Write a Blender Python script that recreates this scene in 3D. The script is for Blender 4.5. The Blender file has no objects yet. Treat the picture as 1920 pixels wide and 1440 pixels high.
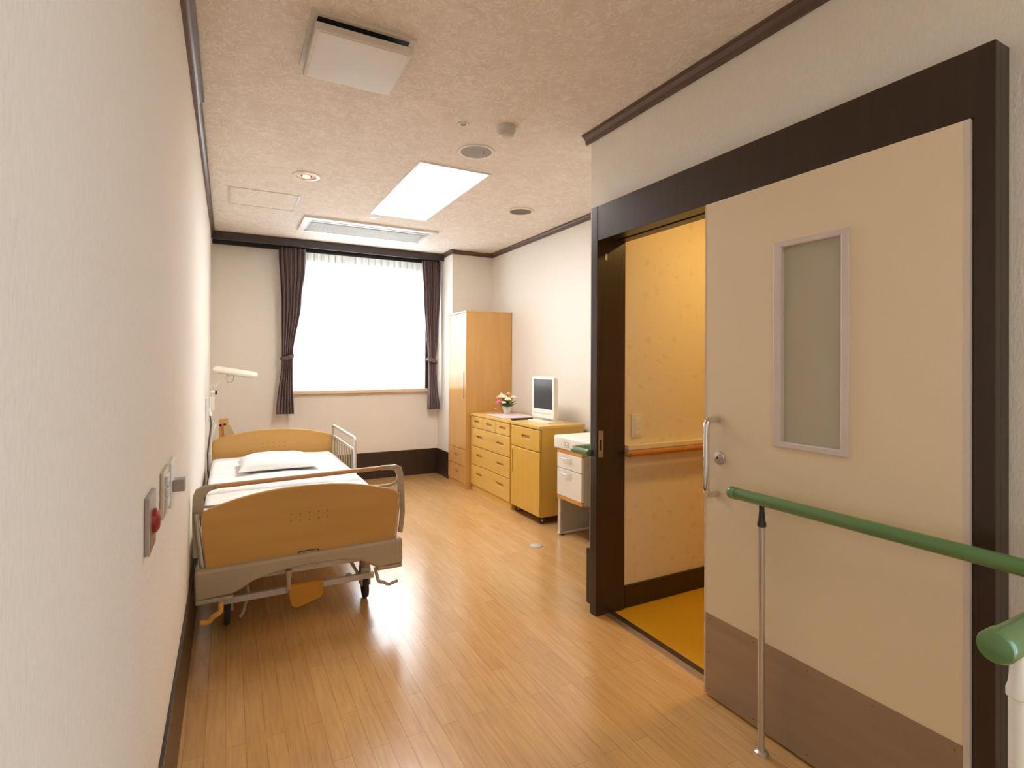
import bpy, bmesh, math, random
from mathutils import Vector, Matrix
random.seed(7)
sc = bpy.context.scene
col = sc.collection
R = math.radians

# ------------------------------------------------------------------ camera
H = 2.611            # ceiling height
LX, BX, RX, WX = -0.151, 2.251, 2.752, 1.791   # left wall, bump side, alcove wall, foreground wall
BY, BMY, AY = 6.175, 5.697, 2.443              # back wall, bump front, alcove near wall
EY = -2.2                                      # entry end behind the camera
fpx, yaw, pit, rol, cyp = 1005.536, R(27.9245), R(0.22946), R(0.25116), 676.798
Rt = Vector((math.cos(yaw), -math.sin(yaw), 0)); Fw0 = Vector((math.sin(yaw), math.cos(yaw), 0)); Up0 = Vector((0, 0, 1))
Fw = Fw0*math.cos(pit) + Up0*math.sin(pit); Up1 = Up0*math.cos(pit) - Fw0*math.sin(pit)
Rr = Rt*math.cos(rol) + Up1*math.sin(rol); Ur = Up1*math.cos(rol) - Rt*math.sin(rol)
cd = bpy.data.cameras.new('camera'); cam = bpy.data.objects.new('camera', cd); col.objects.link(cam)
m = Matrix((Rr, Ur, -Fw)).transposed().to_4x4(); m.translation = Vector((0, 0, 1.33))
cam.matrix_world = m
cd.sensor_width = 36; cd.lens = fpx*36/1920; cd.shift_y = -(720-cyp)/1920; cd.clip_start = 0.02; cd.clip_end = 100
sc.camera = cam

# ------------------------------------------------------------------ world, exposure, large lights
w = bpy.data.worlds.new('world'); sc.world = w; w.use_nodes = True
bg = w.node_tree.nodes['Background']; bg.inputs[0].default_value = (0.80, 0.90, 1.0, 1); bg.inputs[1].default_value = 2.5
sc.view_settings.view_transform = 'Standard'; sc.view_settings.look = 'None'
sc.view_settings.gamma = 1; sc.view_settings.use_curve_mapping = False
sc.view_settings.exposure = 0.56
sc.cycles.use_denoising = True
sc.cycles.max_bounces = 10; sc.cycles.diffuse_bounces = 6; sc.cycles.glossy_bounces = 4
sc.cycles.transparent_max_bounces = 12; sc.cycles.sample_clamp_indirect = 6
sc.cycles.caustics_reflective = False; sc.cycles.caustics_refractive = False

def area(name, loc, rot, sx, sy, power, color, spread=None):
    l = bpy.data.lights.new(name, 'AREA'); l.shape = 'RECTANGLE'; l.size = sx; l.size_y = sy
    l.energy = power; l.color = color
    if spread: l.spread = spread
    o = bpy.data.objects.new(name, l); col.objects.link(o); o.location = loc; o.rotation_euler = rot
    return o
# bright overcast daylight standing outside the window
area('daylight', (1.37, 7.55, 3.1), (R(-68), 0, 0), 3.0, 2.4, 600, (0.83, 0.93, 1.0))
# ceiling light of the entry behind the camera
area('entry_light', (0.85, -1.1, 2.58), (0, 0, 0), 0.5, 1.2, 10, (1.0, 0.91, 0.74))
# cool fill added beside and behind the camera to brighten the near left wall
area('cool_side_fill', (2.5, -0.95, 1.25), (0, R(90), 0), 2.2, 1.1, 26, (0.46, 0.76, 1.0))
# warm washroom ceiling light
area('washroom_light', (2.55, 1.55, 2.38), (0, 0, 0), 0.16, 0.16, 8.6, (1.0, 0.64, 0.20))

# ------------------------------------------------------------------ materials
def mat(name, c, rough=0.5, metal=0.0, spec=0.5, bump=None, var=None, emit=None, coat=0.0):
    """plain procedural material; var=(scale, colour2, amount, stretch), bump=(scale, strength, stretch)"""
    mt = bpy.data.materials.new(name); mt.use_nodes = True
    nt = mt.node_tree; b = nt.nodes['Principled BSDF']
    b.inputs['Base Color'].default_value = (*c, 1); b.inputs['Roughness'].default_value = rough
    b.inputs['Metallic'].default_value = metal; b.inputs['Specular IOR Level'].default_value = spec
    b.inputs['Coat Weight'].default_value = coat; b.inputs['Coat Roughness'].default_value = 0.1
    tc = nt.nodes.new('ShaderNodeTexCoord')
    def noise(scale, stretch, detail=4):
        mp = nt.nodes.new('ShaderNodeMapping'); mp.inputs['Scale'].default_value = stretch
        nt.links.new(tc.outputs['Object'], mp.inputs[0])
        n = nt.nodes.new('ShaderNodeTexNoise'); n.inputs['Scale'].default_value = scale; n.inputs['Detail'].default_value = detail
        nt.links.new(mp.outputs[0], n.inputs[0]); return n
    if var is None: var = (6, tuple(x*0.94 for x in c), 1.0, (1, 1, 1))
    n = noise(var[0], var[3])
    cr = nt.nodes.new('ShaderNodeValToRGB'); cr.color_ramp.elements[0].position = 0.35; cr.color_ramp.elements[1].position = 0.65
    cr.color_ramp.elements[0].color = (*c, 1); cr.color_ramp.elements[1].color = (*[c[i]*(1-var[2]) + var[1][i]*var[2] for i in range(3)], 1)
    nt.links.new(n.outputs[0], cr.inputs[0]); nt.links.new(cr.outputs[0], b.inputs['Base Color'])
    if bump:
        n2 = noise(bump[0], bump[2] if len(bump) > 2 else (1, 1, 1), 6)
        bp = nt.nodes.new('ShaderNodeBump'); bp.inputs['Strength'].default_value = bump[1]; bp.inputs['Distance'].default_value = 0.004
        nt.links.new(n2.outputs[0], bp.inputs['Height']); nt.links.new(bp.outputs[0], b.inputs['Normal'])
    if emit:
        b.inputs['Emission Color'].default_value = (*emit[0], 1); b.inputs['Emission Strength'].default_value = emit[1]
    return mt

def wood(name, c, c2, axis='y', rough=0.4, scale=9):
    st = {'x': (0.12, 1, 1), 'y': (1, 0.12, 1), 'z': (1, 1, 0.12)}[axis]
    return mat(name, c, rough, var=(scale*2, c2, 1.0, st), bump=(60, 0.03, st))

M = {}
M['wall'] = mat('wallpaper', (0.80, 0.75, 0.685), 0.85, spec=0.2, var=(160, (0.765, 0.715, 0.65), 1, (1, 1, 0.35)), bump=(170, 0.55, (1, 1, 0.45)))
M['brown'] = mat('dark_brown_laminate', (0.030, 0.017, 0.011), 0.33, var=(40, (0.037, 0.021, 0.013), 1, (1, 1, 0.1)))
M['crown'] = mat('crown_brown', (0.11, 0.062, 0.042), 0.35, var=(30, (0.13, 0.075, 0.05), 1, (1, 0.1, 1)))
M['boxbrown'] = mat('curtain_box_brown', (0.05, 0.034, 0.032), 0.35)
M['doorp'] = mat('door_laminate', (0.76, 0.64, 0.46), 0.5, var=(300, (0.74, 0.62, 0.445), 1, (1, 1, 1)), bump=(300, 0.05))
M['steel'] = mat('brushed_steel', (0.42, 0.345, 0.28), 0.42, metal=0.75, var=(20, (0.385, 0.315, 0.255), 1, (1, 0.08, 1)))
M['chrome'] = mat('chrome', (0.75, 0.73, 0.71), 0.12, metal=1.0)
M['alu'] = mat('aluminium', (0.62, 0.57, 0.53), 0.32, metal=0.85)
M['alupale'] = mat('aluminium_pale', (0.68, 0.66, 0.65), 0.35, metal=0.5)
M['alumid'] = mat('grille_grey', (0.60, 0.61, 0.60), 0.5)
M['frost'] = mat('frosted_glass', (0.44, 0.40, 0.31), 0.28, var=(3, (0.46, 0.42, 0.33), 1, (1, 1, 1)))
M['lilac'] = mat('pale_plastic_trim', (0.64, 0.56, 0.53), 0.4)
M['green'] = mat('green_rail', (0.095, 0.20, 0.07), 0.3, var=(40, (0.105, 0.215, 0.078), 1, (1, 0.2, 1)), coat=0.3)
M['black'] = mat('black_plastic', (0.016, 0.014, 0.013), 0.4)
M['ivory'] = mat('ivory_plastic', (0.80, 0.76, 0.64), 0.4)
M['white'] = mat('white_plastic', (0.82, 0.80, 0.76), 0.35)
M['offwhite'] = mat('offwhite_metal', (0.68, 0.625, 0.56), 0.4)
M['bedbeige'] = mat('bed_beige', (0.41, 0.345, 0.245), 0.42)
M['bedwood'] = wood('bed_wood', (0.54, 0.305, 0.085), (0.50, 0.275, 0.072), 'x', 0.42)
M['grip'] = wood('grip_wood', (0.55, 0.29, 0.13), (0.50, 0.26, 0.11), 'x', 0.35)
M['beechward'] = wood('wardrobe_wood', (0.58, 0.325, 0.105), (0.54, 0.295, 0.09), 'z', 0.22)
M['beech'] = wood('dresser_wood', (0.70, 0.44, 0.11), (0.65, 0.40, 0.095), 'y', 0.33)
M['beechz'] = wood('dresser_wood_vertical', (0.67, 0.405, 0.07), (0.63, 0.375, 0.062), 'z', 0.33)
M['recess'] = mat('recess_wood', (0.50, 0.30, 0.12), 0.6)
M['linen'] = mat('white_linen', (0.86, 0.86, 0.86), 0.85, bump=(30, 0.25))
M['quilt'] = mat('quilt', (0.83, 0.83, 0.80), 0.8, var=(22, (0.70, 0.68, 0.62), 0.8, (0.5, 2.4, 1)), bump=(25, 0.3, (0.4, 2, 1)))
M['orangeplastic'] = mat('amber_plastic', (0.66, 0.32, 0.035), 0.4)
M['cratewood'] = wood('orange_wood', (0.70, 0.33, 0.10), (0.63, 0.28, 0.08), 'z', 0.4)
M['railwood'] = wood('rail_wood', (0.50, 0.20, 0.045), (0.44, 0.165, 0.035), 'x', 0.3)
M['railcap'] = mat('rail_cap_brown', (0.26, 0.15, 0.055), 0.35)
M['rubber'] = mat('rubber', (0.03, 0.028, 0.027), 0.7)
M['greycab'] = mat('grey_laminate', (0.52, 0.49, 0.42), 0.5)
M['orangetrim'] = mat('orange_edge', (0.68, 0.30, 0.06), 0.4)
M['deskwhite'] = mat('desk_white', (0.82, 0.77, 0.68), 0.4)
M['brass'] = mat('champagne_plate', (0.56, 0.47, 0.36), 0.35, metal=0.4)
M['red'] = mat('red_button', (0.30, 0.012, 0.015), 0.35)
M['plate'] = mat('metal_plate', (0.40, 0.34, 0.31), 0.35, metal=0.6)
M['sill'] = wood('sill_wood', (0.78, 0.60, 0.42), (0.74, 0.56, 0.38), 'x', 0.4)
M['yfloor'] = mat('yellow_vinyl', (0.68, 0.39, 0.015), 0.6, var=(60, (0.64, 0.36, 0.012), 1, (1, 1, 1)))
M['screen'] = mat('lcd_screen', (0.035, 0.045, 0.065), 0.16)
M['pink'] = mat('pink_petal', (0.80, 0.22, 0.26), 0.7)
M['coral'] = mat('coral_petal', (0.85, 0.42, 0.25), 0.7)
M['cream'] = mat('cream_petal', (0.86, 0.80, 0.62), 0.7)
M['leaf'] = mat('leaf', (0.10, 0.20, 0.045), 0.6)
M['matprint'] = mat('printed_mat', (0.78, 0.70, 0.68), 0.6, var=(30, (0.68, 0.45, 0.50), 1, (1, 1, 1)))
M['glow'] = mat('light_diffuser', (0.9, 0.9, 0.9), 0.5, emit=((1.0, 0.985, 0.96), 16))
M['golddisc'] = mat('downlight_glow', (0.9, 0.8, 0.6), 0.5, emit=((1.0, 0.72, 0.38), 1.2))
M['grille'] = mat('grey_grille', (0.34, 0.32, 0.29), 0.6)
M['darkgrille'] = mat('dark_grille', (0.13, 0.115, 0.10), 0.6)
M['khaki'] = mat('khaki_panel', (0.58, 0.45, 0.26), 0.6)
M['cable'] = mat('cable_grey', (0.62, 0.57, 0.50), 0.5)
M['cabledark'] = mat('cable_dark', (0.06, 0.05, 0.07), 0.5)
M['backstone'] = mat('outside_pale', (0.8, 0.82, 0.85), 0.8)

def nodes_of(m): return m.node_tree.nodes, m.node_tree.links
# ceiling paper: mottled leaf-like relief
def ceiling_mat():
    mt = bpy.data.materials.new('ceiling_paper'); mt.use_nodes = True; N, L = nodes_of(mt); b = N['Principled BSDF']
    b.inputs['Roughness'].default_value = 0.8; b.inputs['Specular IOR Level'].default_value = 0.25
    tc = N.new('ShaderNodeTexCoord')
    n1 = N.new('ShaderNodeTexNoise'); n1.inputs['Scale'].default_value = 9; n1.inputs['Detail'].default_value = 5; n1.inputs['Distortion'].default_value = 1.2
    L.new(tc.outputs['Object'], n1.inputs[0])
    v = N.new('ShaderNodeTexVoronoi'); v.inputs['Scale'].default_value = 17; v.feature = 'SMOOTH_F1'; v.inputs['Smoothness'].default_value = 0.35
    mx = N.new('ShaderNodeMix'); mx.data_type = 'VECTOR'; mx.inputs[0].default_value = 0.22
    L.new(tc.outputs['Object'], mx.inputs[4]); L.new(n1.outputs[1], mx.inputs[5]); L.new(mx.outputs[1], v.inputs[0])
    n2 = N.new('ShaderNodeTexNoise'); n2.inputs['Scale'].default_value = 15; n2.inputs['Detail'].default_value = 4; n2.inputs['Distortion'].default_value = 1.6
    L.new(tc.outputs['Object'], n2.inputs[0])
    s1 = N.new('ShaderNodeMath'); s1.operation = 'SUBTRACT'; s1.inputs[1].default_value = 0.52; L.new(n2.outputs[0], s1.inputs[0])
    s2 = N.new('ShaderNodeMath'); s2.operation = 'ABSOLUTE'; L.new(s1.outputs[0], s2.inputs[0])
    rg = N.new('ShaderNodeMapRange'); rg.inputs['From Min'].default_value = 0.0; rg.inputs['From Max'].default_value = 0.055; rg.inputs['To Min'].default_value = 1; rg.inputs['To Max'].default_value = 0
    L.new(s2.outputs[0], rg.inputs[0])
    md = N.new('ShaderNodeMath'); md.operation = 'MULTIPLY'; L.new(rg.outputs[0], md.inputs[0]); L.new(v.outputs[0], md.inputs[1])
    ad = N.new('ShaderNodeMath'); ad.operation = 'MULTIPLY_ADD'; ad.inputs[1].default_value = 1.3; L.new(md.outputs[0], ad.inputs[0]); L.new(n1.outputs[0], ad.inputs[2])
    cr = N.new('ShaderNodeValToRGB'); cr.color_ramp.elements[0].position = 0.36; cr.color_ramp.elements[1].position = 0.95
    cr.color_ramp.elements[0].color = (0.735, 0.655, 0.575, 1); cr.color_ramp.elements[1].color = (0.87, 0.81, 0.75, 1)
    L.new(ad.outputs[0], cr.inputs[0]); L.new(cr.outputs[0], b.inputs['Base Color'])
    bp = N.new('ShaderNodeBump'); bp.inputs['Strength'].default_value = 0.45; bp.inputs['Distance'].default_value = 0.006
    L.new(ad.outputs[0], bp.inputs['Height']); L.new(bp.outputs[0], b.inputs['Normal'])
    return mt
M['ceiling'] = ceiling_mat()
# floor boards
def floor_mat():
    mt = bpy.data.materials.new('floor_boards'); mt.use_nodes = True; N, L = nodes_of(mt); b = N['Principled BSDF']
    tc = N.new('ShaderNodeTexCoord'); mp = N.new('ShaderNodeMapping'); mp.inputs['Rotation'].default_value = (0, 0, R(90))
    L.new(tc.outputs['Object'], mp.inputs[0])
    br = N.new('ShaderNodeTexBrick'); br.offset = 0.37; br.offset_frequency = 2
    br.inputs['Scale'].default_value = 1; br.inputs['Brick Width'].default_value = 0.62; br.inputs['Row Height'].default_value = 0.0635
    br.inputs['Mortar Size'].default_value = 0.0011; br.inputs['Mortar Smooth'].default_value = 0.4; br.inputs['Bias'].default_value = 0.0
    br.inputs['Color1'].default_value = (0.56, 0.31, 0.115, 1); br.inputs['Color2'].default_value = (0.62, 0.36, 0.145, 1)
    br.inputs['Mortar'].default_value = (0.43, 0.24, 0.10, 1)
    L.new(mp.outputs[0], br.inputs[0])
    mp2 = N.new('ShaderNodeMapping'); mp2.inputs['Scale'].default_value = (14, 1.1, 1); L.new(tc.outputs['Object'], mp2.inputs[0])
    n = N.new('ShaderNodeTexNoise'); n.inputs['Scale'].default_value = 5; n.inputs['Detail'].default_value = 6; n.inputs['Distortion'].default_value = 0.6
    L.new(mp2.outputs[0], n.inputs[0])
    cr = N.new('ShaderNodeValToRGB'); cr.color_ramp.elements[0].position = 0.3; cr.color_ramp.elements[1].position = 0.7
    cr.color_ramp.elements[0].color = (0.86, 0.86, 0.86, 1); cr.color_ramp.elements[1].color = (1.06, 1.06, 1.06, 1)
    L.new(n.outputs[0], cr.inputs[0])
    mx = N.new('ShaderNodeMix'); mx.data_type = 'RGBA'; mx.blend_type = 'MULTIPLY'; mx.inputs[0].default_value = 1
    L.new(br.outputs[0], mx.inputs[6]); L.new(cr.outputs[0], mx.inputs[7]); L.new(mx.outputs[2], b.inputs['Base Color'])
    b.inputs['Roughness'].default_value = 0.23; b.inputs['Coat Weight'].default_value = 0.45; b.inputs['Coat Roughness'].default_value = 0.2
    bp = N.new('ShaderNodeBump'); bp.inputs['Strength'].default_value = 0.6; bp.inputs['Distance'].default_value = 0.002; bp.invert = True
    L.new(br.outputs[1], bp.inputs['Height'])
    n4 = N.new('ShaderNodeTexNoise'); n4.inputs['Scale'].default_value = 6; L.new(mp2.outputs[0], n4.inputs[0])
    bp2 = N.new('ShaderNodeBump'); bp2.inputs['Strength'].default_value = 0.04; bp2.inputs['Distance'].default_value = 0.004
    L.new(n4.outputs[0], bp2.inputs['Height']); L.new(bp.outputs[0], bp2.inputs['Normal']); L.new(bp2.outputs[0], b.inputs['Normal'])
    return mt
M['floor'] = floor_mat()
# washroom wallpaper: small faint blossoms
def wc_mat():
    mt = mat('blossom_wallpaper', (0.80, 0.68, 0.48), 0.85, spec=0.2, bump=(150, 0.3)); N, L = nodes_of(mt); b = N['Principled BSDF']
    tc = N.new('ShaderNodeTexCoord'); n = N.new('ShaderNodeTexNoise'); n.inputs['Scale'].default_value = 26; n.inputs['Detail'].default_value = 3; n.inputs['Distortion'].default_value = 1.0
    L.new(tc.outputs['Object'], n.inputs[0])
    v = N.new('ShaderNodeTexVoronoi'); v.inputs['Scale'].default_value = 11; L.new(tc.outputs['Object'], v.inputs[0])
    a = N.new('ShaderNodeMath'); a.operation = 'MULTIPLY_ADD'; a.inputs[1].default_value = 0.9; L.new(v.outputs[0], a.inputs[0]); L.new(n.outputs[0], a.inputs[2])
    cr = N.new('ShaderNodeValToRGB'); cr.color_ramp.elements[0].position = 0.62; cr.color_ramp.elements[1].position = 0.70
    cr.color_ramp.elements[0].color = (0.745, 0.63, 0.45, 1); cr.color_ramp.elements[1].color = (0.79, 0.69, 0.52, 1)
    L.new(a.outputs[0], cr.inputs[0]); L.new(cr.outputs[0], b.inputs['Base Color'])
    return mt
M['wcwall'] = wc_mat()
# striped curtain cloth (u runs across the cloth)
def curtain_mat():
    mt = bpy.data.materials.new('striped_curtain'); mt.use_nodes = True; N, L = nodes_of(mt); b = N['Principled BSDF']
    b.inputs['Roughness'].default_value = 0.8; b.inputs['Sheen Weight'].default_value = 0.2
    uv = N.new('ShaderNodeUVMap'); uv.uv_map = 'UVMap'
    wv = N.new('ShaderNodeTexWave'); wv.inputs['Scale'].default_value = 8; wv.inputs['Distortion'].default_value = 0.4; wv.inputs['Detail'].default_value = 2
    L.new(uv.outputs[0], wv.inputs[0])
    cr = N.new('ShaderNodeValToRGB'); cr.color_ramp.elements[0].position = 0.30; cr.color_ramp.elements[1].position = 0.62
    cr.color_ramp.elements[0].color = (0.085, 0.045, 0.052, 1); cr.color_ramp.elements[1].color = (0.27, 0.18, 0.185, 1)
    L.new(wv.outputs[0], cr.inputs[0]); L.new(cr.outputs[0], b.inputs['Base Color'])
    return mt
M['curtain'] = curtain_mat()
def sheer_mat():
    mt = bpy.data.materials.new('sheer_cloth'); mt.use_nodes = True; N, L = nodes_of(mt); out = N['Material Output']
    N.remove(N['Principled BSDF'])
    t = N.new('ShaderNodeBsdfTransparent'); tl = N.new('ShaderNodeBsdfTranslucent'); d = N.new('ShaderNodeBsdfDiffuse')
    tl.inputs[0].default_value = (0.95, 0.95, 0.95, 1); d.inputs[0].default_value = (0.9, 0.9, 0.9, 1)
    tc = N.new('ShaderNodeTexCoord'); nz = N.new('ShaderNodeTexNoise'); nz.inputs['Scale'].default_value = 60; L.new(tc.outputs['Object'], nz.inputs[0])
    mr = N.new('ShaderNodeMapRange'); mr.inputs['To Min'].default_value = 0.70; mr.inputs['To Max'].default_value = 0.82; L.new(nz.outputs[0], mr.inputs[0])
    a = N.new('ShaderNodeMixShader'); a.inputs[0].default_value = 0.3; L.new(tl.outputs[0], a.inputs[1]); L.new(d.outputs[0], a.inputs[2])
    b = N.new('ShaderNodeMixShader'); L.new(mr.outputs[0], b.inputs[0]); L.new(t.outputs[0], b.inputs[1]); L.new(a.outputs[0], b.inputs[2])
    L.new(b.outputs[0], out.inputs[0]); return mt
M['sheer'] = sheer_mat()
def glass_mat():
    mt = bpy.data.materials.new('clear_glass'); mt.use_nodes = True; N, L = nodes_of(mt); out = N['Material Output']
    N.remove(N['Principled BSDF'])
    t = N.new('ShaderNodeBsdfTransparent'); g = N.new('ShaderNodeBsdfGlossy'); g.inputs['Roughness'].default_value = 0.02
    a = N.new('ShaderNodeMixShader'); a.inputs[0].default_value = 0.06; L.new(t.outputs[0], a.inputs[1]); L.new(g.outputs[0], a.inputs[2])
    L.new(a.outputs[0], out.inputs[0]); return mt
M['glass'] = glass_mat()

# ------------------------------------------------------------------ object helpers
def setp(o, label=None, cat=None, group=None, kind=None):
    if label: o['label'] = label
    if cat: o['category'] = cat
    if group: o['group'] = group
    if kind: o['kind'] = kind
    return o
def world_origin(p):
    v = Vector((0, 0, 0))
    while p is not None: v += p.location; p = p.parent
    return v
def build(name, bm, m, parent=None, smooth=False, origin=None, loc_base=None):
    """link a bmesh given in world coordinates as one object"""
    base = world_origin(parent)
    if origin is not None: base = Vector(origin)
    if base.length: bmesh.ops.translate(bm, verts=bm.verts, vec=-base)
    bmesh.ops.recalc_face_normals(bm, faces=bm.faces)
    me = bpy.data.meshes.new(name); bm.to_mesh(me); bm.free(); me.materials.append(m)
    if smooth:
        for p in me.polygons: p.use_smooth = True
        try: me.set_sharp_from_angle(angle=R(40))
        except Exception: pass
    o = bpy.data.objects.new(name, me); col.objects.link(o)
    if parent is not None:
        o.parent = parent
        o.location = (Vector(origin) - world_origin(parent)) if origin is not None else (0, 0, 0)
    elif origin is not None: o.location = origin
    return o
def thing(name, label, cat, loc, group=None, kind=None):
    o = bpy.data.objects.new(name, None); o.empty_display_size = 0.1; col.objects.link(o); o.location = loc
    return setp(o, label, cat, group, kind)
def B(*boxes, bevel=0.0, seg=2, bm=None):
    """boxes (x0,x1,y0,y1,z0,z1)"""
    bm = bm or bmesh.new()
    for b in boxes:
        x0, x1, y0, y1, z0, z1 = b
        t = bmesh.new(); bmesh.ops.create_cube(t, size=1)
        bmesh.ops.scale(t, verts=t.verts, vec=(x1-x0, y1-y0, z1-z0)); bmesh.ops.translate(t, verts=t.verts, vec=((x0+x1)/2, (y0+y1)/2, (z0+z1)/2))
        if bevel: bmesh.ops.bevel(t, geom=t.edges[:], offset=bevel, segments=seg, profile=0.6, affect='EDGES')
        me = bpy.data.meshes.new('t'); t.to_mesh(me); t.free(); bm.from_mesh(me); bpy.data.meshes.remove(me)
    return bm
def cyl(p0, p1, r, n=24, r2=None, bm=None, cap=True):
    bm = bm or bmesh.new(); p0 = Vector(p0); p1 = Vector(p1); d = p1-p0
    q = d.to_track_quat('Z', 'Y').to_matrix().to_4x4(); q.translation = (p0+p1)/2
    bmesh.ops.create_cone(bm, cap_ends=cap, segments=n, radius1=r, radius2=r if r2 is None else r2, depth=d.length, matrix=q)
    return bm
def tube(pts, r, n=14, closed=False, bm=None, flat=None, cap=True):
    """sweep a circle (or ellipse flat=(ru,rv,normal)) along points"""
    bm = bm or bmesh.new(); pts = [Vector(p) for p in pts]; N = len(pts); rings = []; prev = None
    for i, p in enumerate(pts):
        a = pts[(i-1) % N] if (i > 0 or closed) else p; c = pts[(i+1) % N] if (i < N-1 or closed) else p
        t = (c-a).normalized()
        if prev is None:
            u = t.cross(Vector((0, 0, 1)));
            if u.length < 0.1: u = t.cross(Vector((0, 1, 0)))
            if flat: u = Vector(flat[2]) - t*t.dot(Vector(flat[2]))
        else: u = prev - t*t.dot(prev)
        u.normalize(); v = t.cross(u); prev = u
        ru, rv = (flat[0], flat[1]) if flat else (r, r)
        rings.append([bm.verts.new(p + u*ru*math.cos(2*math.pi*k/n) + v*rv*math.sin(2*math.pi*k/n)) for k in range(n)])
    for i in range(N if closed else N-1):
        A, C = rings[i], rings[(i+1) % N]
        for k in range(n): bm.faces.new((A[k], A[(k+1) % n], C[(k+1) % n], C[k]))
    if not closed and cap: bm.faces.new(rings[0][::-1]); bm.faces.new(rings[-1])
    return bm
def fillet(pts, r, n=6, closed=False):
    """round the corners of a polyline"""
    pts = [Vector(p) for p in pts]; out = []; N = len(pts)
    for i, p in enumerate(pts):
        if not closed and i in (0, N-1): out.append(p); continue
        a = (pts[(i-1) % N]-p); b = (pts[(i+1) % N]-p); rr = min(r, a.length*0.49, b.length*0.49)
        a.normalize(); b.normalize(); s = p+a*rr; e = p+b*rr
        for k in range(n+1):
            t = k/n; out.append(s*(1-t)**2 + p*2*t*(1-t) + e*t*t)
    return out
def lathe(prof, c, n=32, axis='z', bm=None, cap=False):
    """prof [(r,h)], rotated around axis through c"""
    bm = bm or bmesh.new(); c = Vector(c); rings = []
    for r, h in prof:
        ring = []
        for k in range(n):
            a = 2*math.pi*k/n; x, y = r*math.cos(a), r*math.sin(a)
            v = {'z': (x, y, h), 'x': (h, x, y), 'y': (x, h, y)}[axis]
            ring.append(bm.verts.new(c+Vector(v)))
        rings.append(ring)
    for A, C in zip(rings, rings[1:]):
        for k in range(n): bm.faces.new((A[k], A[(k+1) % n], C[(k+1) % n], C[k]))
    bm.faces.new(rings[0]); bm.faces.new(rings[-1])
    bmesh.ops.remove_doubles(bm, verts=bm.verts, dist=1e-6)
    return bm
def slab(outer, holes, plane, d0, d1, bm=None):
    """2-D outline with holes extruded; plane 'yz' (d along x), 'xz' (d along y), 'xy' (d along z)"""
    bm = bm or bmesh.new()
    t = bmesh.new(); es = []
    def P(a, b, d): return {'yz': (d, a, b), 'xz': (a, d, b), 'xy': (a, b, d)}[plane]
    for loop in [outer]+list(holes):
        vs = [t.verts.new(P(a, b, d0)) for a, b in loop]
        es += [t.edges.new((vs[i], vs[(i+1) % len(vs)])) for i in range(len(vs))]
    bmesh.ops.triangle_fill(t, use_beauty=True, use_dissolve=False, edges=es)
    g = bmesh.ops.extrude_face_region(t, geom=t.faces[:])
    vv = [v for v in g['geom'] if isinstance(v, bmesh.types.BMVert)]
    bmesh.ops.translate(t, verts=vv, vec=P(0, 0, d1-d0))
    bmesh.ops.recalc_face_normals(t, faces=t.faces)
    me = bpy.data.meshes.new('t'); t.to_mesh(me); t.free(); bm.from_mesh(me); bpy.data.meshes.remove(me)
    return bm
def rect(a0, a1, b0, b1): return [(a0, b0), (a1, b0), (a1, b1), (a0, b1)]
def rrect(a0, a1, b0, b1, r, n=5):
    o = []
    for cx, cy, s in ((a1-r, b0+r, -90), (a1-r, b1-r, 0), (a0+r, b1-r, 90), (a0+r, b0+r, 180)):
        for k in range(n+1):
            a = R(s+90*k/n); o.append((cx+r*math.cos(a), cy+r*math.sin(a)))
    return o
def sphere(c, r, s=(1, 1, 1), sub=2, bm=None):
    bm = bm or bmesh.new()
    bmesh.ops.create_icosphere(bm, subdivisions=sub, radius=1, matrix=Matrix.Translation(c) @ Matrix.Diagonal((r*s[0], r*s[1], r*s[2], 1)))
    return bm
def copy_tree(o, parent=None):
    c = o.copy(); col.objects.link(c)
    if parent is not None: c.parent = parent
    for ch in list(o.children): copy_tree(ch, c)
    return c
def struct(name, bm, m, label=None, smooth=False):
    o = build(name, bm, m, smooth=smooth); o['kind'] = 'structure'
    if label: o['label'] = label
    return o

# ------------------------------------------------------------------ room shell
T = 0.12
struct('floor', slab([(LX-T, EY-T), (WX, EY-T), (WX, AY-0.06), (RX+T, AY-0.06), (RX+T, BY+T), (LX-T, BY+T)], [], 'xy', -0.05, 0.0), M['floor'])
WCX0, WCX1, WCY0, WCY1 = 1.90, 3.3, -0.2, 2.305
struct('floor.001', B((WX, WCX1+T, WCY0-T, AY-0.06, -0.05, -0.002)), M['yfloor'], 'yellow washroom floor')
struct('ceiling', B((LX-T, RX+T, EY-T, BY+T, H, H+0.1)), M['ceiling'])
struct('ceiling.001', B((WX+0.12, WCX1+T, WCY0-T, WCY1, 2.40, 2.5)), M['white'], 'washroom ceiling')
struct('wall_left', B((LX-T, LX, EY-T, BY+T, 0, H)), M['wall'])
WX0, WX1, WZ0, WZ1 = 0.60, 2.135, 1.02, 2.57
struct('wall_back', slab(rect(LX, BX, 0, H), [rect(WX0, WX1, WZ0, WZ1)], 'xz', BY, BY+0.28), M['wall'])
struct('wall_back_corner', B((BX, RX+T, BMY, BY+0.28, 0, H)), M['wall'], 'wall jutting out beside the window')
struct('wall_right', B((RX, RX+T, AY, BMY, 0, H)), M['wall'])
struct('wall_alcove', B((1.905, RX+T, WCY1+0.02, AY, 0, H), (WX, 1.905, 2.30, AY, 0, H)), M['wall'])
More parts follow.
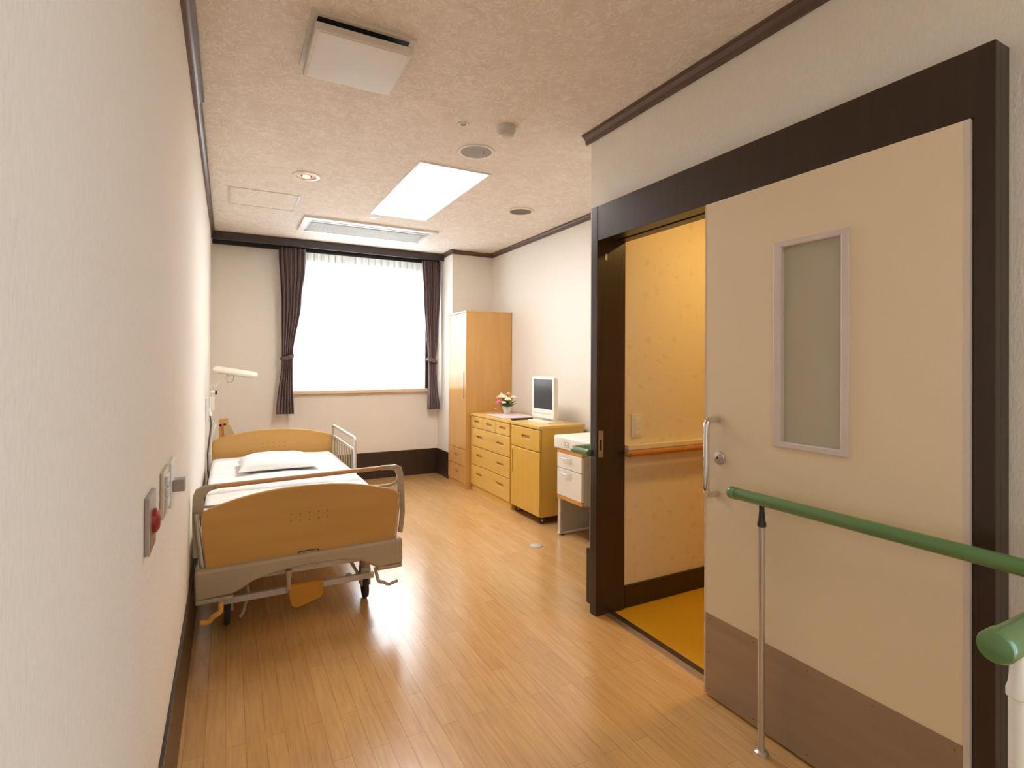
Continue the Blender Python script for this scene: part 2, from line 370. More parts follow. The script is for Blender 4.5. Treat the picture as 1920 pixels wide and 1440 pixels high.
# foreground wall with the washroom doorway
OY0, OY1, OZ = 1.36, 2.281, 2.02
struct('wall_front_right', slab([(EY, 0), (OY0, 0), (OY0, OZ), (OY1+0.02, OZ), (OY1+0.02, H), (EY, H)], [rect(-1.45, -0.45, 0.002, 2.02)], 'yz', WX, WX+0.11), M['wall'])  # unseen rear opening added to let the cool side fill in
struct('wall_entry', B((LX-T, WX+0.11, EY-T, EY, 0, H)), M['wall'])
struct('floor.002', B((WX, 3.2, -2.2, WCY0-T, -0.05, 0.0)), M['floor'], 'corridor floor behind the entry')
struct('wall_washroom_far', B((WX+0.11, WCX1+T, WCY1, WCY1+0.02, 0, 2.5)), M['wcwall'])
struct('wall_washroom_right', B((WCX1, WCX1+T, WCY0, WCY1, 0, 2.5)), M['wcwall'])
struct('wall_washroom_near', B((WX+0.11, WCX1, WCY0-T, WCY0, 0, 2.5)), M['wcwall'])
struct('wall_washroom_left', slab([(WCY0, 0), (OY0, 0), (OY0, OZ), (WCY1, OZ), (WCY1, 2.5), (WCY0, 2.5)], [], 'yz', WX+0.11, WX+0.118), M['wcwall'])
# skirting boards
bb = 0.30
struct('baseboard_back', B((LX+0.012, BX-0.012, BY-0.012, BY, 0, bb), bevel=0.002), M['brown'])
struct('baseboard_back_corner', B((BX-0.012, BX, BMY-0.012, BY-0.012, 0, bb), (BX, RX, BMY-0.012, BMY, 0, bb)), M['brown'])
struct('baseboard_left', B((LX, LX+0.012, EY, BY, 0, bb-0.005), bevel=0.002), M['brown'])
struct('baseboard_right', B((RX-0.012, RX, AY, BMY-0.012, 0, bb)), M['brown'])
struct('baseboard_front_right', B((WX-0.012, WX, -0.40, 0.62, 0, bb-0.03)), M['brown'])
struct('baseboard_alcove', B((WX-0.013, RX, AY, AY+0.012, 0, bb), (WX-0.013, WX, 2.352, AY, 0, bb)), M['brown'])
struct('baseboard_washroom', B((WX+0.125, WCX1, WCY1-0.014, WCY1, 0, 0.118)), M['brown'])
# ceiling moulding: stepped profile (flat lip + cove)
def crown(name, p0, p1, nrm, m=M['crown'], s=1.0):
    """moulding along p0-p1 (2-D), nrm points into the room"""
    prof = [(0, 0), (0.034, 0), (0.034, -0.010), (0.026, -0.012), (0.020, -0.020), (0.014, -0.026), (0.012, -0.044), (0, -0.044)]
    bm = bmesh.new(); n = Vector((*nrm, 0))
    ring = []
    for p in (p0, p1):
        ring.append([bm.verts.new(Vector((p[0], p[1], H)) + n*a*s + Vector((0, 0, b*s))) for a, b in prof])
    k = len(prof)
    for i in range(k): bm.faces.new((ring[0][i], ring[0][(i+1) % k], ring[1][(i+1) % k], ring[1][i]))
    bm.faces.new(ring[0]); bm.faces.new(ring[1])
    return struct(name, bm, m)
crown('trim_1', (LX, EY), (LX, 3.02), (1, 0), s=1.25)
crown('trim_2', (LX, 3.02), (LX, 5.965), (1, 0), s=0.95)
crown('trim_3', (WX, EY), (WX, AY+0.034), (-1, 0), s=1.15)
crown('trim_4', (RX, AY), (RX, BMY), (-1, 0))
crown('trim_5', (BX-0.01, BMY), (RX, BMY), (0, -1))
crown('trim_6', (BX, BMY-0.034), (BX, 5.965), (-1, 0))
crown('trim_7', (WX, AY), (RX, AY), (0, 1))
# curtain box: fascia, top and dark rails
cb = thing('curtain_box', 'long dark brown curtain box under the ceiling across the window wall', 'curtain box', (1.05, 6.0, H))
build('fascia', B((LX+0.002, BX-0.002, 5.965, 5.985, 2.53, H-0.001), bevel=0.002), M['boxbrown'], cb)
build('track', B((LX+0.01, BX-0.01, 6.100, 6.118, 2.508, 2.538), (LX+0.01, BX-0.01, 6.105, 6.112, 2.538, H-0.001)), M['black'], cb)
build('track', B((LX+0.01, BX-0.01, 6.055, 6.075, H-0.04, H-0.001)), M['white'], cb)
# window sill
struct('trim_8', B((WX0-0.06, WX1+0.03, BY-0.045, BY+0.26, 0.985, 1.022), bevel=0.005), M['sill'], 'pale wooden window sill')

# ------------------------------------------------------------------ window
wn = thing('window_1', 'bright two-pane window behind white sheer curtains', 'window', (1.37, 6.40, 1.02), kind='structure')
wy0, wy1 = 6.40, 6.44
build('window_frame', slab(rect(WX0, WX1, WZ0, WZ1), [rect(WX0+0.045, WX1-0.045, WZ0+0.045, WZ1-0.13)], 'xz', wy0, wy1+0.01), M['ivory'], wn)
for a, b in ((WX0+0.045, 1.26), (1.215, WX1-0.045)):
    s = build('sash', slab(rect(a, b, WZ0+0.045, WZ1-0.13), [rect(a+0.045, b-0.045, WZ0+0.10, WZ1-0.175)], 'xz', wy0+(0.005 if a < 1 else 0.022), wy0+(0.02 if a < 1 else 0.037)), M['ivory'], wn)
    build('glass_pane', B((a+0.045, b-0.045, wy0+(0.011 if a < 1 else 0.028), wy0+(0.014 if a < 1 else 0.031), WZ0+0.10, WZ1-0.175)), M['glass'], s)
build('side_frame', B((WX1-0.030, WX1, BY+0.02, BY+0.05, WZ0, WZ1)), M['brown'], wn)

# ------------------------------------------------------------------ curtains
def interp(tab, z):
    for (z0, a0), (z1, a1) in zip(tab, tab[1:]):
        if z1 <= z <= z0:
            t = (z0-z)/(z0-z1); t = t*t*(3-2*t); return a0+(a1-a0)*t
    return tab[-1][1] if z < tab[-1][0] else tab[0][1]
def cloth(name, left, right, y, ztop, zbot, pleats, amp, m, parent, nz=60, width=1.1, gather=None):
    bm = bmesh.new(); uvl = bm.loops.layers.uv.new('UVMap'); nu = pleats*10; rows = []
    for j in range(nz+1):
        z = ztop+(zbot-ztop)*j/nz; xl, xr = interp(left, z), interp(right, z); row = []
        w_ = (xr-xl); a = amp if not gather else amp*(0.55+0.45*min(1, abs(z-gather)/0.45))
        for i in range(nu+1):
            s = i/nu; ph = 2*math.pi*pleats*s
            x = xl+w_*(s + 0.35/(pleats*2*math.pi)*math.sin(2*ph+1.1))
            yy = y + a*math.sin(ph+0.5*math.sin(z*2.1+s*5)) + 0.25*a*math.sin(2.3*ph+z*1.7)
            row.append(bm.verts.new((x, yy, z)))
        rows.append(row)
    for j in range(nz):
        for i in range(nu):
            f = bm.faces.new((rows[j][i], rows[j][i+1], rows[j+1][i+1], rows[j+1][i]))
            for l, (ii, jj) in zip(f.loops, ((i, j), (i+1, j), (i+1, j+1), (i, j+1))):
                l[uvl].uv = (ii/nu*width, (1-jj/nz)*0.02)
    o = build(name, bm, m, parent, smooth=True)
    sm = o.modifiers.new('thickness', 'SOLIDIFY'); sm.thickness = 0.0015
    return o
cl = thing('curtain', 'striped purple-brown curtain left of the window, tied back', 'curtain', (0.58, 6.07, 0.79), 'striped curtains beside the window')
cloth('cloth', [(2.53, 0.458), (1.9, 0.49), (1.38, 0.497), (0.785, 0.448)], [(2.56, 0.725), (2.3, 0.722), (2.0, 0.69), (1.38, 0.606), (1.15, 0.606), (0.785, 0.620)], 6.06, 2.53, 0.785, 6, 0.026, M['curtain'], cl, gather=1.37)
def tie(xl, xr, y, z, parent, side, m):
    pts = []
    for k in range(28):
        a = 2*math.pi*k/28; c_, s_ = math.cos(a), math.sin(a)
        pts.append(((xl+xr)/2 + (xr-xl)/2*1.07*c_, y+0.040*s_, z + 0.018*side*c_))
    return build('tieback', tube(pts, 0.02, n=8, closed=True, flat=(0.004, 0.026, (1, 0, 0))), m, parent, smooth=True)
M['tie'] = mat('tieback_cloth', (0.16, 0.10, 0.10), 0.8)
tie(0.497, 0.606, 6.062, 1.372, cl, 1, M['tie'])
cr_ = thing('curtain', 'striped purple-brown curtain right of the window by the wardrobe, tied back', 'curtain', (2.17, 6.07, 0.78), 'striped curtains beside the window')
cloth('cloth', [(2.56, 2.008), (2.1, 2.035), (1.36, 2.088), (1.1, 2.09), (0.78, 2.088)], [(2.56, 2.238), (2.2, 2.238), (1.7, 2.215), (1.36, 2.19), (1.1, 2.20), (0.78, 2.236)], 6.06, 2.53, 0.780, 6, 0.024, M['curtain'], cr_, gather=1.36)
tie(2.082, 2.196, 6.062, 1.36, cr_, -1, M['tie'])
sh = thing('sheer_curtain', 'thin white sheer curtain glowing across the whole window', 'sheer curtain', (1.37, 6.22, 1.03))
cloth('cloth', [(2.545, 0.64), (1.03, 0.66)], [(2.545, 2.10), (1.03, 2.085)], 6.225, 2.54, 1.035, 20, 0.014, M['sheer'], sh, nz=8)
build('rail', B((0.61, 2.125, 6.215, 6.24, 2.545, 2.565)), M['white'], sh)
for k in range(20):
    x = 0.68+k*0.0745; build('hook', cyl((x, 6.203, 2.44), (x, 6.203, 2.54), 0.0022, 6), M['grille'], sh)

# ------------------------------------------------------------------ door frame, door, sill
JX = 1.714
NY = 0.625
struct('trim_9', B((JX, 1.903, OY1, 2.335, 0, 2.157), bevel=0.002), M['brown'], 'dark brown door jamb at the far side')
struct('trim_10', B((JX+0.03, WX+0.0, NY-0.0, 0.672, 0, 2.157), (JX, JX+0.031, NY, 0.672, 0, 2.157), bevel=0.002), M['brown'], 'dark brown door jamb at the near side')
struct('trim_11', B((JX+0.002, WX, 0.672, OY1, 1.976, 2.157), bevel=0.0015), M['brown'], 'dark brown lintel over the sliding door')
struct('trim_12', B((WX, WX+0.119, OY0, OY1, OZ-0.015, OZ), (WX+0.06, WX+0.119, OY0, OY1, OZ-0.030, OZ-0.015)), M['boxbrown'], 'lintel underside')
struct('trim_13', B((WX+0.0, WX+0.119, OY0-0.0, OY0+0.012, 0, OZ-0.015)), M['brown'], 'hidden inner jamb of the washroom doorway')
struct('trim_14', B((1.765, 1.800, 1.30, OY1, -0.001, 0.004), bevel=0.001), M['alu'], 'metal threshold strip on the floor')
struct('trim_15', B((1.800, 1.835, 1.36, OY1, -0.003, 0.003)), M['boxbrown'], 'dark threshold strip beside the metal one')

dr = thing('door_1', 'cream sliding door with a tall frosted pane and steel kick plate', 'door', (JX, 1.11, 0.012), kind='structure')
DX0, DX1 = 1.705, 1.745
DY0, DY1 = 0.688, 1.546
gy0, gy1, gz0, gz1 = 1.003, 1.212, 1.062, 1.737
build('door_panel', slab(rect(DY0, DY1, 0.012, 1.972), [rect(gy0-0.02, gy1+0.02, gz0-0.012, gz1+0.012)], 'yz', DX0, DX1), M['doorp'], dr)
build('edge_strip', B((DX0-0.0012, DX1, DY1, DY1+0.004, 0.012, 1.972)), M['lilac'], dr)
build('edge_strip', B((DX0-0.0012, DX1, DY0-0.014, DY0, 0.012, 1.972)), M['lilac'], dr)
f = build('pane_frame', slab(rect(gy0-0.024, gy1+0.03, gz0-0.022, gz1+0.02), [rect(gy0+0.002, gy1-0.002, gz0, gz1)], 'yz', DX0-0.007, DX0+0.016), M['lilac'], dr)
bv = f.modifiers.new('bevel', 'BEVEL'); bv.width = 0.004; bv.segments = 2; bv.limit_method = 'ANGLE'
build('glass_pane', B((DX0+0.012, DX0+0.018, gy0-0.01, gy1+0.01, gz0-0.01, gz1+0.01)), M['frost'], dr)
kp = build('kick_plate', B((DX0-0.0015, DX0+0.001, DY0, DY1-0.004, 0.014, 0.333)), M['steel'], dr)
def screws():
    bm = bmesh.new()
    for z in (0.035, 0.313):
        for k in range(5):
            y = DY0+0.018+k*(DY1-DY0-0.04)/4; lathe([(0.0001, -0.0024), (0.0028, -0.0020), (0.0034, 0)], (DX0-0.0012, y, z), 10, 'x', bm)
    lathe([(0.0001, -0.0024), (0.0028, -0.0020), (0.0034, 0)], (DX0-0.0012, DY1-0.02, 0.18), 10, 'x', bm)
    return bm
build('screws', screws(), M['railcap'], kp)
hy = 1.484
hp = fillet([(DX0+0.002, hy, 1.112), (1.640, hy, 1.112), (1.640, hy, 0.820), (DX0+0.002, hy, 0.820)], 0.03, 8)
build('door_handle', tube(hp, 0.0122, 16), M['chrome'], dr, smooth=True)
lk = build('lock', lathe([(0.0265, 0.001), (0.0265, -0.004), (0.024, -0.007), (0.012, -0.008), (0.011, -0.012), (0.0001, -0.0125)], (DX0, 1.476, 0.963), 32, 'x'), M['alu'], dr, smooth=True)
build('keyhole', lathe([(0.005, 0.0), (0.005, -0.002), (0.0001, -0.002)], (DX0-0.0122, 1.476, 0.963), 16, 'x'), M['black'], lk)
# strike plate and small tag on the far jamb
sp = thing('strike_plate', 'steel strike plate set in the dark door jamb', 'strike plate', (1.741, OY1, 0.905))
build('plate', slab(rect(1.725, 1.757, 0.835, 0.975), [rect(1.733, 1.747, 0.872, 0.928)], 'xz', OY1-0.0015, OY1+0.0005), M['plate'], sp)
build('latch_slot', B((1.733, 1.747, OY1-0.0006, OY1, 0.872, 0.928)), M['black'], sp)
tg = build('strike_tag', B((1.763, 1.779, OY1-0.003, OY1, 1.878, 1.912), bevel=0.0008), M['plate']); setp(tg, 'small beige tag high on the dark door jamb', 'tag')

# ------------------------------------------------------------------ handrails
def bar_caps(parent, pts, r, caps):
    build('bar', tube(fillet(pts, 0.035, 8), r, 24), M['green'], parent, smooth=True)
    for p, d in caps:
        d = Vector(d).normalized(); p = Vector(p); q = d.to_track_quat('Z', 'Y').to_matrix()
        prof = [(r, -0.022), (r*1.09, -0.0215), (r*1.09, -0.003), (r*1.09, 0.004), (r*0.99, 0.010), (r*0.75, 0.0125), (0.0005, 0.0135)]
        bm = lathe(prof, (0, 0, 0), 28); bmesh.ops.transform(bm, matrix=Matrix.Translation(p) @ q.to_4x4(), verts=bm.verts)
        build('end_cap', bm, M['green'], parent, smooth=True)
def post(parent, x, y, ztop, m=M['alu'], hm=None):
    build('post', cyl((x, y, 0.004), (x, y, ztop-0.065), 0.0115, 24), m, parent, smooth=True)
    build('foot', lathe([(0.0115, 0.012), (0.016, 0.011), (0.0225, 0.006), (0.0235, 0.0), (0.0001, 0.0)], (x, y, 0), 28), M['alu'], parent, smooth=True)
    build('post_head', lathe([(0.0125, -0.072), (0.0145, -0.070), (0.0145, -0.060), (0.012, -0.052), (0.0088, -0.020), (0.0088, 0.006)], (x, y, ztop), 24), hm or M['black'], parent, smooth=True)
h1 = thing('handrail', 'long green handrail bar running in front of the cream sliding door on one metal post', 'handrail', (1.619, 1.224, 0), 'green handrails')
bar_caps(h1, [(1.62, 1.345, 0.8645), (1.62, 0.45, 0.8645), (1.62, 0.2, 0.8645), (1.62, -0.3, 0.8645)], 0.0205, [((1.62, 1.345, 0.8645), (0, 1, 0)), ((1.62, -0.3, 0.8645), (0, -1, 0))])
post(h1, 1.62, 1.224, 0.8455)
for y in (0.15, -0.25):
    build('wall_bracket', tube(fillet([(1.62, y, 0.846), (1.62, y, 0.80), (1.79, y, 0.80)], 0.03), 0.008, 12), M['alu'], h1, smooth=True)
h2 = thing('handrail', 'green handrail with its rounded end pointing at the viewer, lowest at the right edge', 'handrail', (1.05, 0.352, 0), 'green handrails')
bar_caps(h2, [(0.970, 0.352, 0.929), (1.789, 0.352, 0.929)], 0.0215, [((0.973, 0.352, 0.929), (-1, 0, 0))])
post(h2, 1.040, 0.352, 0.9085, M['white'], M['white'])
build('wall_flange', lathe([(0.035, 0.0), (0.035, -0.008), (0.024, -0.012), (0.0001, -0.012)], (1.791, 0.352, 0.929), 24, 'x'), M['green'], h2)
h3 = thing('handrail', 'short green elbow handrail on the wall end beside the white desk', 'handrail', (1.80, 2.52, 0.853), 'green handrails')
bar_caps(h3, [(1.703, 2.340, 0.852), (1.703, 2.495, 0.852), (2.12, 2.495, 0.852)], 0.0185, [((1.703, 2.340, 0.852), (0, -1, 0)), ((2.12, 2.495, 0.852), (1, 0, 0))])
build('wall_bracket', tube([(1.83, 2.495, 0.835), (1.83, 2.495, 0.80), (1.83, 2.443, 0.80)], 0.007, 10), M['white'], h3, smooth=True)
build('wall_bracket', tube([(2.05, 2.495, 0.835), (2.05, 2.495, 0.80), (2.05, 2.443, 0.80)], 0.007, 10), M['white'], h3, smooth=True)
h4 = thing('handrail', 'brown wooden handrail along the yellow-lit washroom wall', 'handrail', (2.4, 2.25, 0.85))
build('backing_rail', B((1.915, 3.29, 2.262, 2.304, 0.862, 0.885), (1.915, 3.29, 2.295, 2.304, 0.835, 0.862)), M['wcwall'], h4)
build('grip', tube([(1.905, 2.245, 0.845), (3.29, 2.245, 0.845)], 0.0, 16, flat=(0.019, 0.017, (0, 1, 0))), M['railwood'], h4, smooth=True)
build('end_cap', sphere((1.906, 2.247, 0.845), 0.0205, (1.8, 1.05, 0.9)), M['railcap'], h4, smooth=True)

# ------------------------------------------------------------------ washroom switch, washroom lamp
ws = thing('light_switch', 'pale three-rocker light switch on the washroom wall above the wooden rail', 'switch', (2.0, 2.305, 0.987))
build('plate', B((1.966, 2.042, 2.297, 2.3055, 0.925, 1.050), bevel=0.002), M['ivory'], ws)
for z in (0.952, 0.985, 1.018): build('rocker', B((1.986, 2.022, 2.293, 2.298, z-0.014, z+0.014), bevel=0.0012), M['white'], ws)
dl = thing('ceiling_light', 'round warm downlight in the washroom ceiling', 'ceiling light', (2.55, 1.55, 2.40))
build('ring', lathe([(0.13, 0.0), (0.13, -0.008), (0.10, -0.008), (0.10, 0.0)], (2.55, 1.55, 2.40), 32), M['white'], dl)
build('diffuser', lathe([(0.10, 0.0), (0.10, -0.004), (0.0001, -0.004)], (2.55, 1.55, 2.40), 32), M['golddisc'], dl)

# ------------------------------------------------------------------ ceiling fittings
lp = thing('ceiling_light', 'glowing white rectangular ceiling light panel', 'ceiling light', (1.32, 3.95, H))
build('frame', slab(rect(1.067, 1.572, 3.272, 4.622), [rect(1.085, 1.554, 3.290, 4.604)], 'xy', H-0.008, H-0.0005), M['white'], lp)
build('diffuser', B((1.085, 1.554, 3.290, 4.604, H-0.006, H-0.0005)), M['glow'], lp)
# square exhaust vent with a lowered front plate
vt = thing('ceiling_vent', 'square beige ventilation cover dropped below the ceiling with a dark slot', 'vent', (0.46, 2.24, H))
build('base', slab(rect(0.262, 0.655, 2.048, 2.455), [rect(0.285, 0.632, 2.066, 2.42)], 'xy', H-0.012, H-0.0005), M['offwhite'], vt)
build('duct', B((0.285, 0.632, 2.066, 2.42, H-0.004, H-0.0005)), M['black'], vt)
fp = build('front_plate', B((0.275, 0.643, 2.062, 2.430, H-0.062, H-0.032), bevel=0.006), M['offwhite'], vt)
build('plate_inset', B((0.287, 0.631, 2.074, 2.418, H-0.0635, H-0.060), bevel=0.001), M['offwhite'], fp)
for x in (0.33, 0.57): build('hanger', B((x, x+0.015, 2.2, 2.3, H-0.034, H-0.003)), M['offwhite'], vt)
# linear air-conditioner grille
ac = thing('air_conditioner', 'long recessed white air conditioner grille in the ceiling near the window', 'air conditioner', (1.2, 5.24, H))
build('frame', slab(rect(0.583, 1.812, 4.966, 5.522), [rect(0.635, 1.770, 5.03, 5.47)], 'xy', H-0.018, H-0.0005), M['white'], ac)
build('panel', slab(rect(0.635, 1.770, 5.03, 5.47), [rect(0.70, 1.70, 5.068, 5.082)], 'xy', H-0.010, H-0.0008), M['alumid'], ac)
build('outlet_slot', B((0.66, 1.745, 5.062, 5.090, H-0.0115, H-0.0098)), M['black'], ac)
def slats():
    bm = bmesh.new()
    for k in range(14):
        y = 5.14+k*0.023; B((0.66, 1.745, y, y+0.010, H-0.016, H-0.0095), bm=bm)
    return bm
build('louvre', slats(), M['alumid'], ac)
# access hatch: thin aluminium frame
ah = thing('access_hatch', 'flush papered ceiling access hatch with pale aluminium edges by the left wall', 'hatch', (0.24, 4.65, H))
build('frame', slab(rect(-0.006, 0.490, 4.412, 4.886), [rect(0.008, 0.476, 4.419, 4.879)], 'xy', H-0.003, H-0.0003), M['alupale'], ah)
build('panel', B((0.012, 0.472, 4.423, 4.875, H-0.0022, H-0.0002)), M['ceiling'], ah)
def disc(name, label, cat, x, y, r_out, r_in, m_in, depth=0.006, m_ring=M['white'], drop=0.0):
    t = thing(name, label, cat, (x, y, H), 'round ceiling sensors' if cat == 'sensor' else None)
    build('ring', lathe([(r_out, -0.0005), (r_out*0.98, -depth), (r_in*1.02, -depth), (r_in, -0.0008)], (x, y, H), 40), m_ring, t, smooth=True)
    build('centre', lathe([(r_in, -0.0006), (r_in, -0.003-drop), (r_in*0.2, -0.0035-drop), (0.0001, -0.0035-drop)], (x, y, H), 36), m_in, t, smooth=True)
    return t
sp_ = disc('speaker_grille', 'large round grey ceiling grille with a tiny pull tab', 'speaker', 1.323, 2.97, 0.112, 0.092, M['grille'])
build('pull_tab', lathe([(0.002, 0.0), (0.006, -0.022), (0.006, -0.028), (0.0001, -0.028)], (1.352, 2.93, H-0.003), 12), M['offwhite'], sp_)
disc('downlight', 'unlit round downlight with a dark centre near the alcove wall', 'downlight', 2.172, 3.955, 0.112, 0.092, M['darkgrille'], 0.010, M['cream'])
disc('ceiling_sensor', 'small round ceiling sensor with a dark centre beside the smoke detector', 'sensor', 1.108, 2.662, 0.030, 0.018, M['grille'], 0.004)
disc('ceiling_sensor', 'tiny round ceiling sensor at the corner of the light panel', 'sensor', 1.126, 4.744, 0.030, 0.013, M['darkgrille'], 0.004)
gl = thing('downlight', 'small warm gold downlight left of the bright light panel', 'downlight', (0.47, 3.915, H))
build('ring', lathe([(0.092, -0.0005), (0.090, -0.006), (0.066, -0.009), (0.064, -0.001)], (0.47, 3.915, H), 40), M['ivory'], gl, smooth=True)
build('reflector', lathe([(0.064, -0.001), (0.062, -0.006), (0.036, -0.004), (0.036, -0.001)], (0.47, 3.915, H), 40), M['orangetrim'], gl, smooth=True)
build('bulb', sphere((0.47, 3.915, H-0.006), 0.028, (1, 1, 0.45)), M['golddisc'], gl, smooth=True)
sd = thing('smoke_detector', 'round off-white smoke detector hanging from the ceiling', 'smoke detector', (1.327, 2.583, H))
build('base', lathe([(0.053, -0.0005), (0.053, -0.026), (0.048, -0.034), (0.0001, -0.034)], (1.327, 2.583, H), 36), M['offwhite'], sd, smooth=True)
build('sensing_head', lathe([(0.042, -0.033), (0.040, -0.052), (0.030, -0.058), (0.0001, -0.058)], (1.327, 2.583, H), 36), M['offwhite'], sd, smooth=True)

# ------------------------------------------------------------------ left wall plates
p1 = thing('emergency_button', 'steel wall plate with a round red call button on the left wall', 'button', (LX, 1.39, 0.98))
build('plate', B((LX+0.0005, LX+0.010, 1.335, 1.448, 0.925, 1.045), bevel=0.0015), M['plate'], p1)
build('button', lathe([(0.027, 0.0), (0.026, 0.007), (0.018, 0.012), (0.0001, 0.0135)], (LX+0.010, 1.395, 0.985), 32, 'x'), M['red'], p1, smooth=True)
p2 = thing('light_switch', 'beige wall switch plate on the left wall nearer the red button', 'switch', (LX, 1.70, 0.985))
build('plate', B((LX+0.0005, LX+0.008, 1.625, 1.765, 0.925, 1.045), bevel=0.0015), M['brass'], p2)
for z in (0.957, 0.987, 1.017): build('rocker', B((LX+0.008, LX+0.0145, 1.665, 1.725, z-0.012, z+0.012), bevel=0.001), M['alupale'], p2)
p3 = thing('wall_card_holder', 'grey metal wall plate with a protruding knob box on the left wall beside the bed', 'wall control', (LX, 1.87, 0.975))
build('plate', B((LX+0.0005, LX+0.012, 1.80, 1.93, 0.912, 1.04), bevel=0.0015), M['alupale'], p3)
build('knob', B((LX+0.012, LX+0.042, 1.84, 1.885, 0.950, 0.985), bevel=0.002), M['plate'], p3)

# ------------------------------------------------------------------ floor cap
fc = thing('floor_outlet', 'round pop-up metal floor outlet cover on the wooden floor', 'floor outlet', (1.992, 3.371, 0))
build('cover', lathe([(0.045, 0.0), (0.044, 0.004), (0.030, 0.008), (0.0001, 0.009)], (1.992, 3.371, 0.0), 36), M['alupale'], fc, smooth=True)
build('screw', lathe([(0.004, 0.0), (0.004, 0.002), (0.0001, 0.002)], (2.012, 3.36, 0.0065), 12), M['black'], fc)

# ------------------------------------------------------------------ furniture along the right
def front_panel(parent, name, m, x, y0, y1, z0, z1, holes, th=0.018, r=0.003):
    """drawer or door front in the plane x with stadium recesses, bottom plate 12 mm behind"""
    hl = [rrect(a0, a1, b0, b1, min(b1-b0, a1-a0)/2*0.95) for a0, a1, b0, b1 in holes]
    o = build(name, slab(rect(y0, y1, z0, z1), hl, 'yz', x-th, x), m, parent)
    bv = o.modifiers.new('bevel', 'BEVEL'); bv.width = r; bv.segments = 2; bv.limit_method = 'ANGLE'; bv.angle_limit = R(60)
    for a0, a1, b0, b1 in holes:
        build('recess_handle', B((x-0.004, x, a0-0.004, a1+0.004, b0-0.004, b1+0.004)), M['recess'], o)
    return o
# wardrobe
wd = thing('wardrobe', 'tall narrow light wooden wardrobe with two drawers by the window corner', 'wardrobe', (2.47, 5.44, 0))
wx = 2.225; wa, wb = 5.192, 5.690
build('body', B((wx, 2.745, wa, wb, 0.0, 1.862)), M['beechward'], wd)
build('top', B((wx-0.022, 2.748, wa-0.003, wb+0.003, 1.862, 1.880), bevel=0.002), M['beechward'], wd)
build('plinth', B((wx-0.010, wx, wa, wb, 0.0, 0.055)), M['beechward'], wd)
build('side_post', B((wx-0.018, wx, wa, wa+0.022, 0.055, 1.862)), M['beechward'], wd)
dd = build('door', B((wx-0.018, wx-0.001, wa+0.024, wb-0.003, 0.415, 1.858), bevel=0.002), M['beechward'], wd)
build('handle', B((wx-0.021, wx-0.017, wa+0.052, wa+0.062, 0.95, 1.24), bevel=0.001), M['brown'], dd)
for z0, z1 in ((0.235, 0.410), (0.058, 0.230)):
    front_panel(wd, 'drawer', M['beechward'], wx-0.001, wa+0.024, wb-0.003, z0, z1, [(5.40, 5.51, (z0+z1)/2-0.002, (z0+z1)/2+0.022)])
# chest of drawers
cw = thing('chest_of_drawers', 'honey wooden chest with three small drawers over three wide ones', 'chest of drawers', (2.48, 4.74, 0))
dx = 2.278; da, db = 4.293, 5.185
build('body', B((dx, 2.70, da, db, 0.0, 0.785)), M['beechz'], cw)
build('top', B((dx-0.024, 2.71, da, db, 0.782, 0.808), bevel=0.004), M['beech'], cw)
build('plinth', B((dx-0.006, dx, da+0.01, db-0.01, 0.0, 0.065)), M['beech'], cw)
w3 = (db-da-0.012)/3
for k in range(3):
    a = da+0.006+k*w3
    front_panel(cw, 'drawer', M['beech'], dx-0.001, a+0.003, a+w3-0.003, 0.664, 0.778, [(a+0.085, a+0.21, 0.712, 0.738)])
for z0, z1 in ((0.474, 0.658), (0.283, 0.468), (0.070, 0.277)):
    zc = z1-0.085
    front_panel(cw, 'drawer', M['beech'], dx-0.001, da+0.008, db-0.008, z0, z1, [(4.43, 4.57, zc-0.013, zc+0.014), (4.90, 5.04, zc-0.013, zc+0.014)])
# rolling side cabinet
sc_ = thing('rolling_cabinet', 'honey wooden cabinet on black casters with one drawer and a door', 'cabinet', (2.48, 4.03, 0))
ca, cb_ = 3.772, 4.283; cx = 2.278
build('body', B((cx, 2.70, ca+0.002, cb_, 0.062, 0.788)), M['beechz'], sc_)
build('top', B((cx-0.024, 2.712, ca-0.003, cb_, 0.785, 0.812), bevel=0.004), M['beech'], sc_)
front_panel(sc_, 'drawer', M['beechz'], cx-0.001, ca+0.004, cb_-0.012, 0.600, 0.776, [(3.94, 4.08, 0.685, 0.715)])
front_panel(sc_, 'door', M['beechz'], cx-0.001, ca+0.004, cb_-0.012, 0.066, 0.592, [(4.235, 4.253, 0.36, 0.56)])
for x, y in ((2.32, ca+0.05), (2.32, cb_-0.05), (2.64, ca+0.05), (2.64, cb_-0.05)):
    bm = cyl((x-0.012, y-0.012, 0.026), (x+0.012, y+0.012, 0.026), 0.026, 20)
    c_ = build('caster', B((x-0.016, x+0.016, y-0.016, y+0.016, 0.044, 0.064), bm=bm), M['rubber'], sc_, smooth=True)
    build('caster_hub', cyl((x-0.0145, y-0.0145, 0.026), (x+0.0145, y+0.0145, 0.026), 0.010, 14), M['plate'], c_, smooth=True)
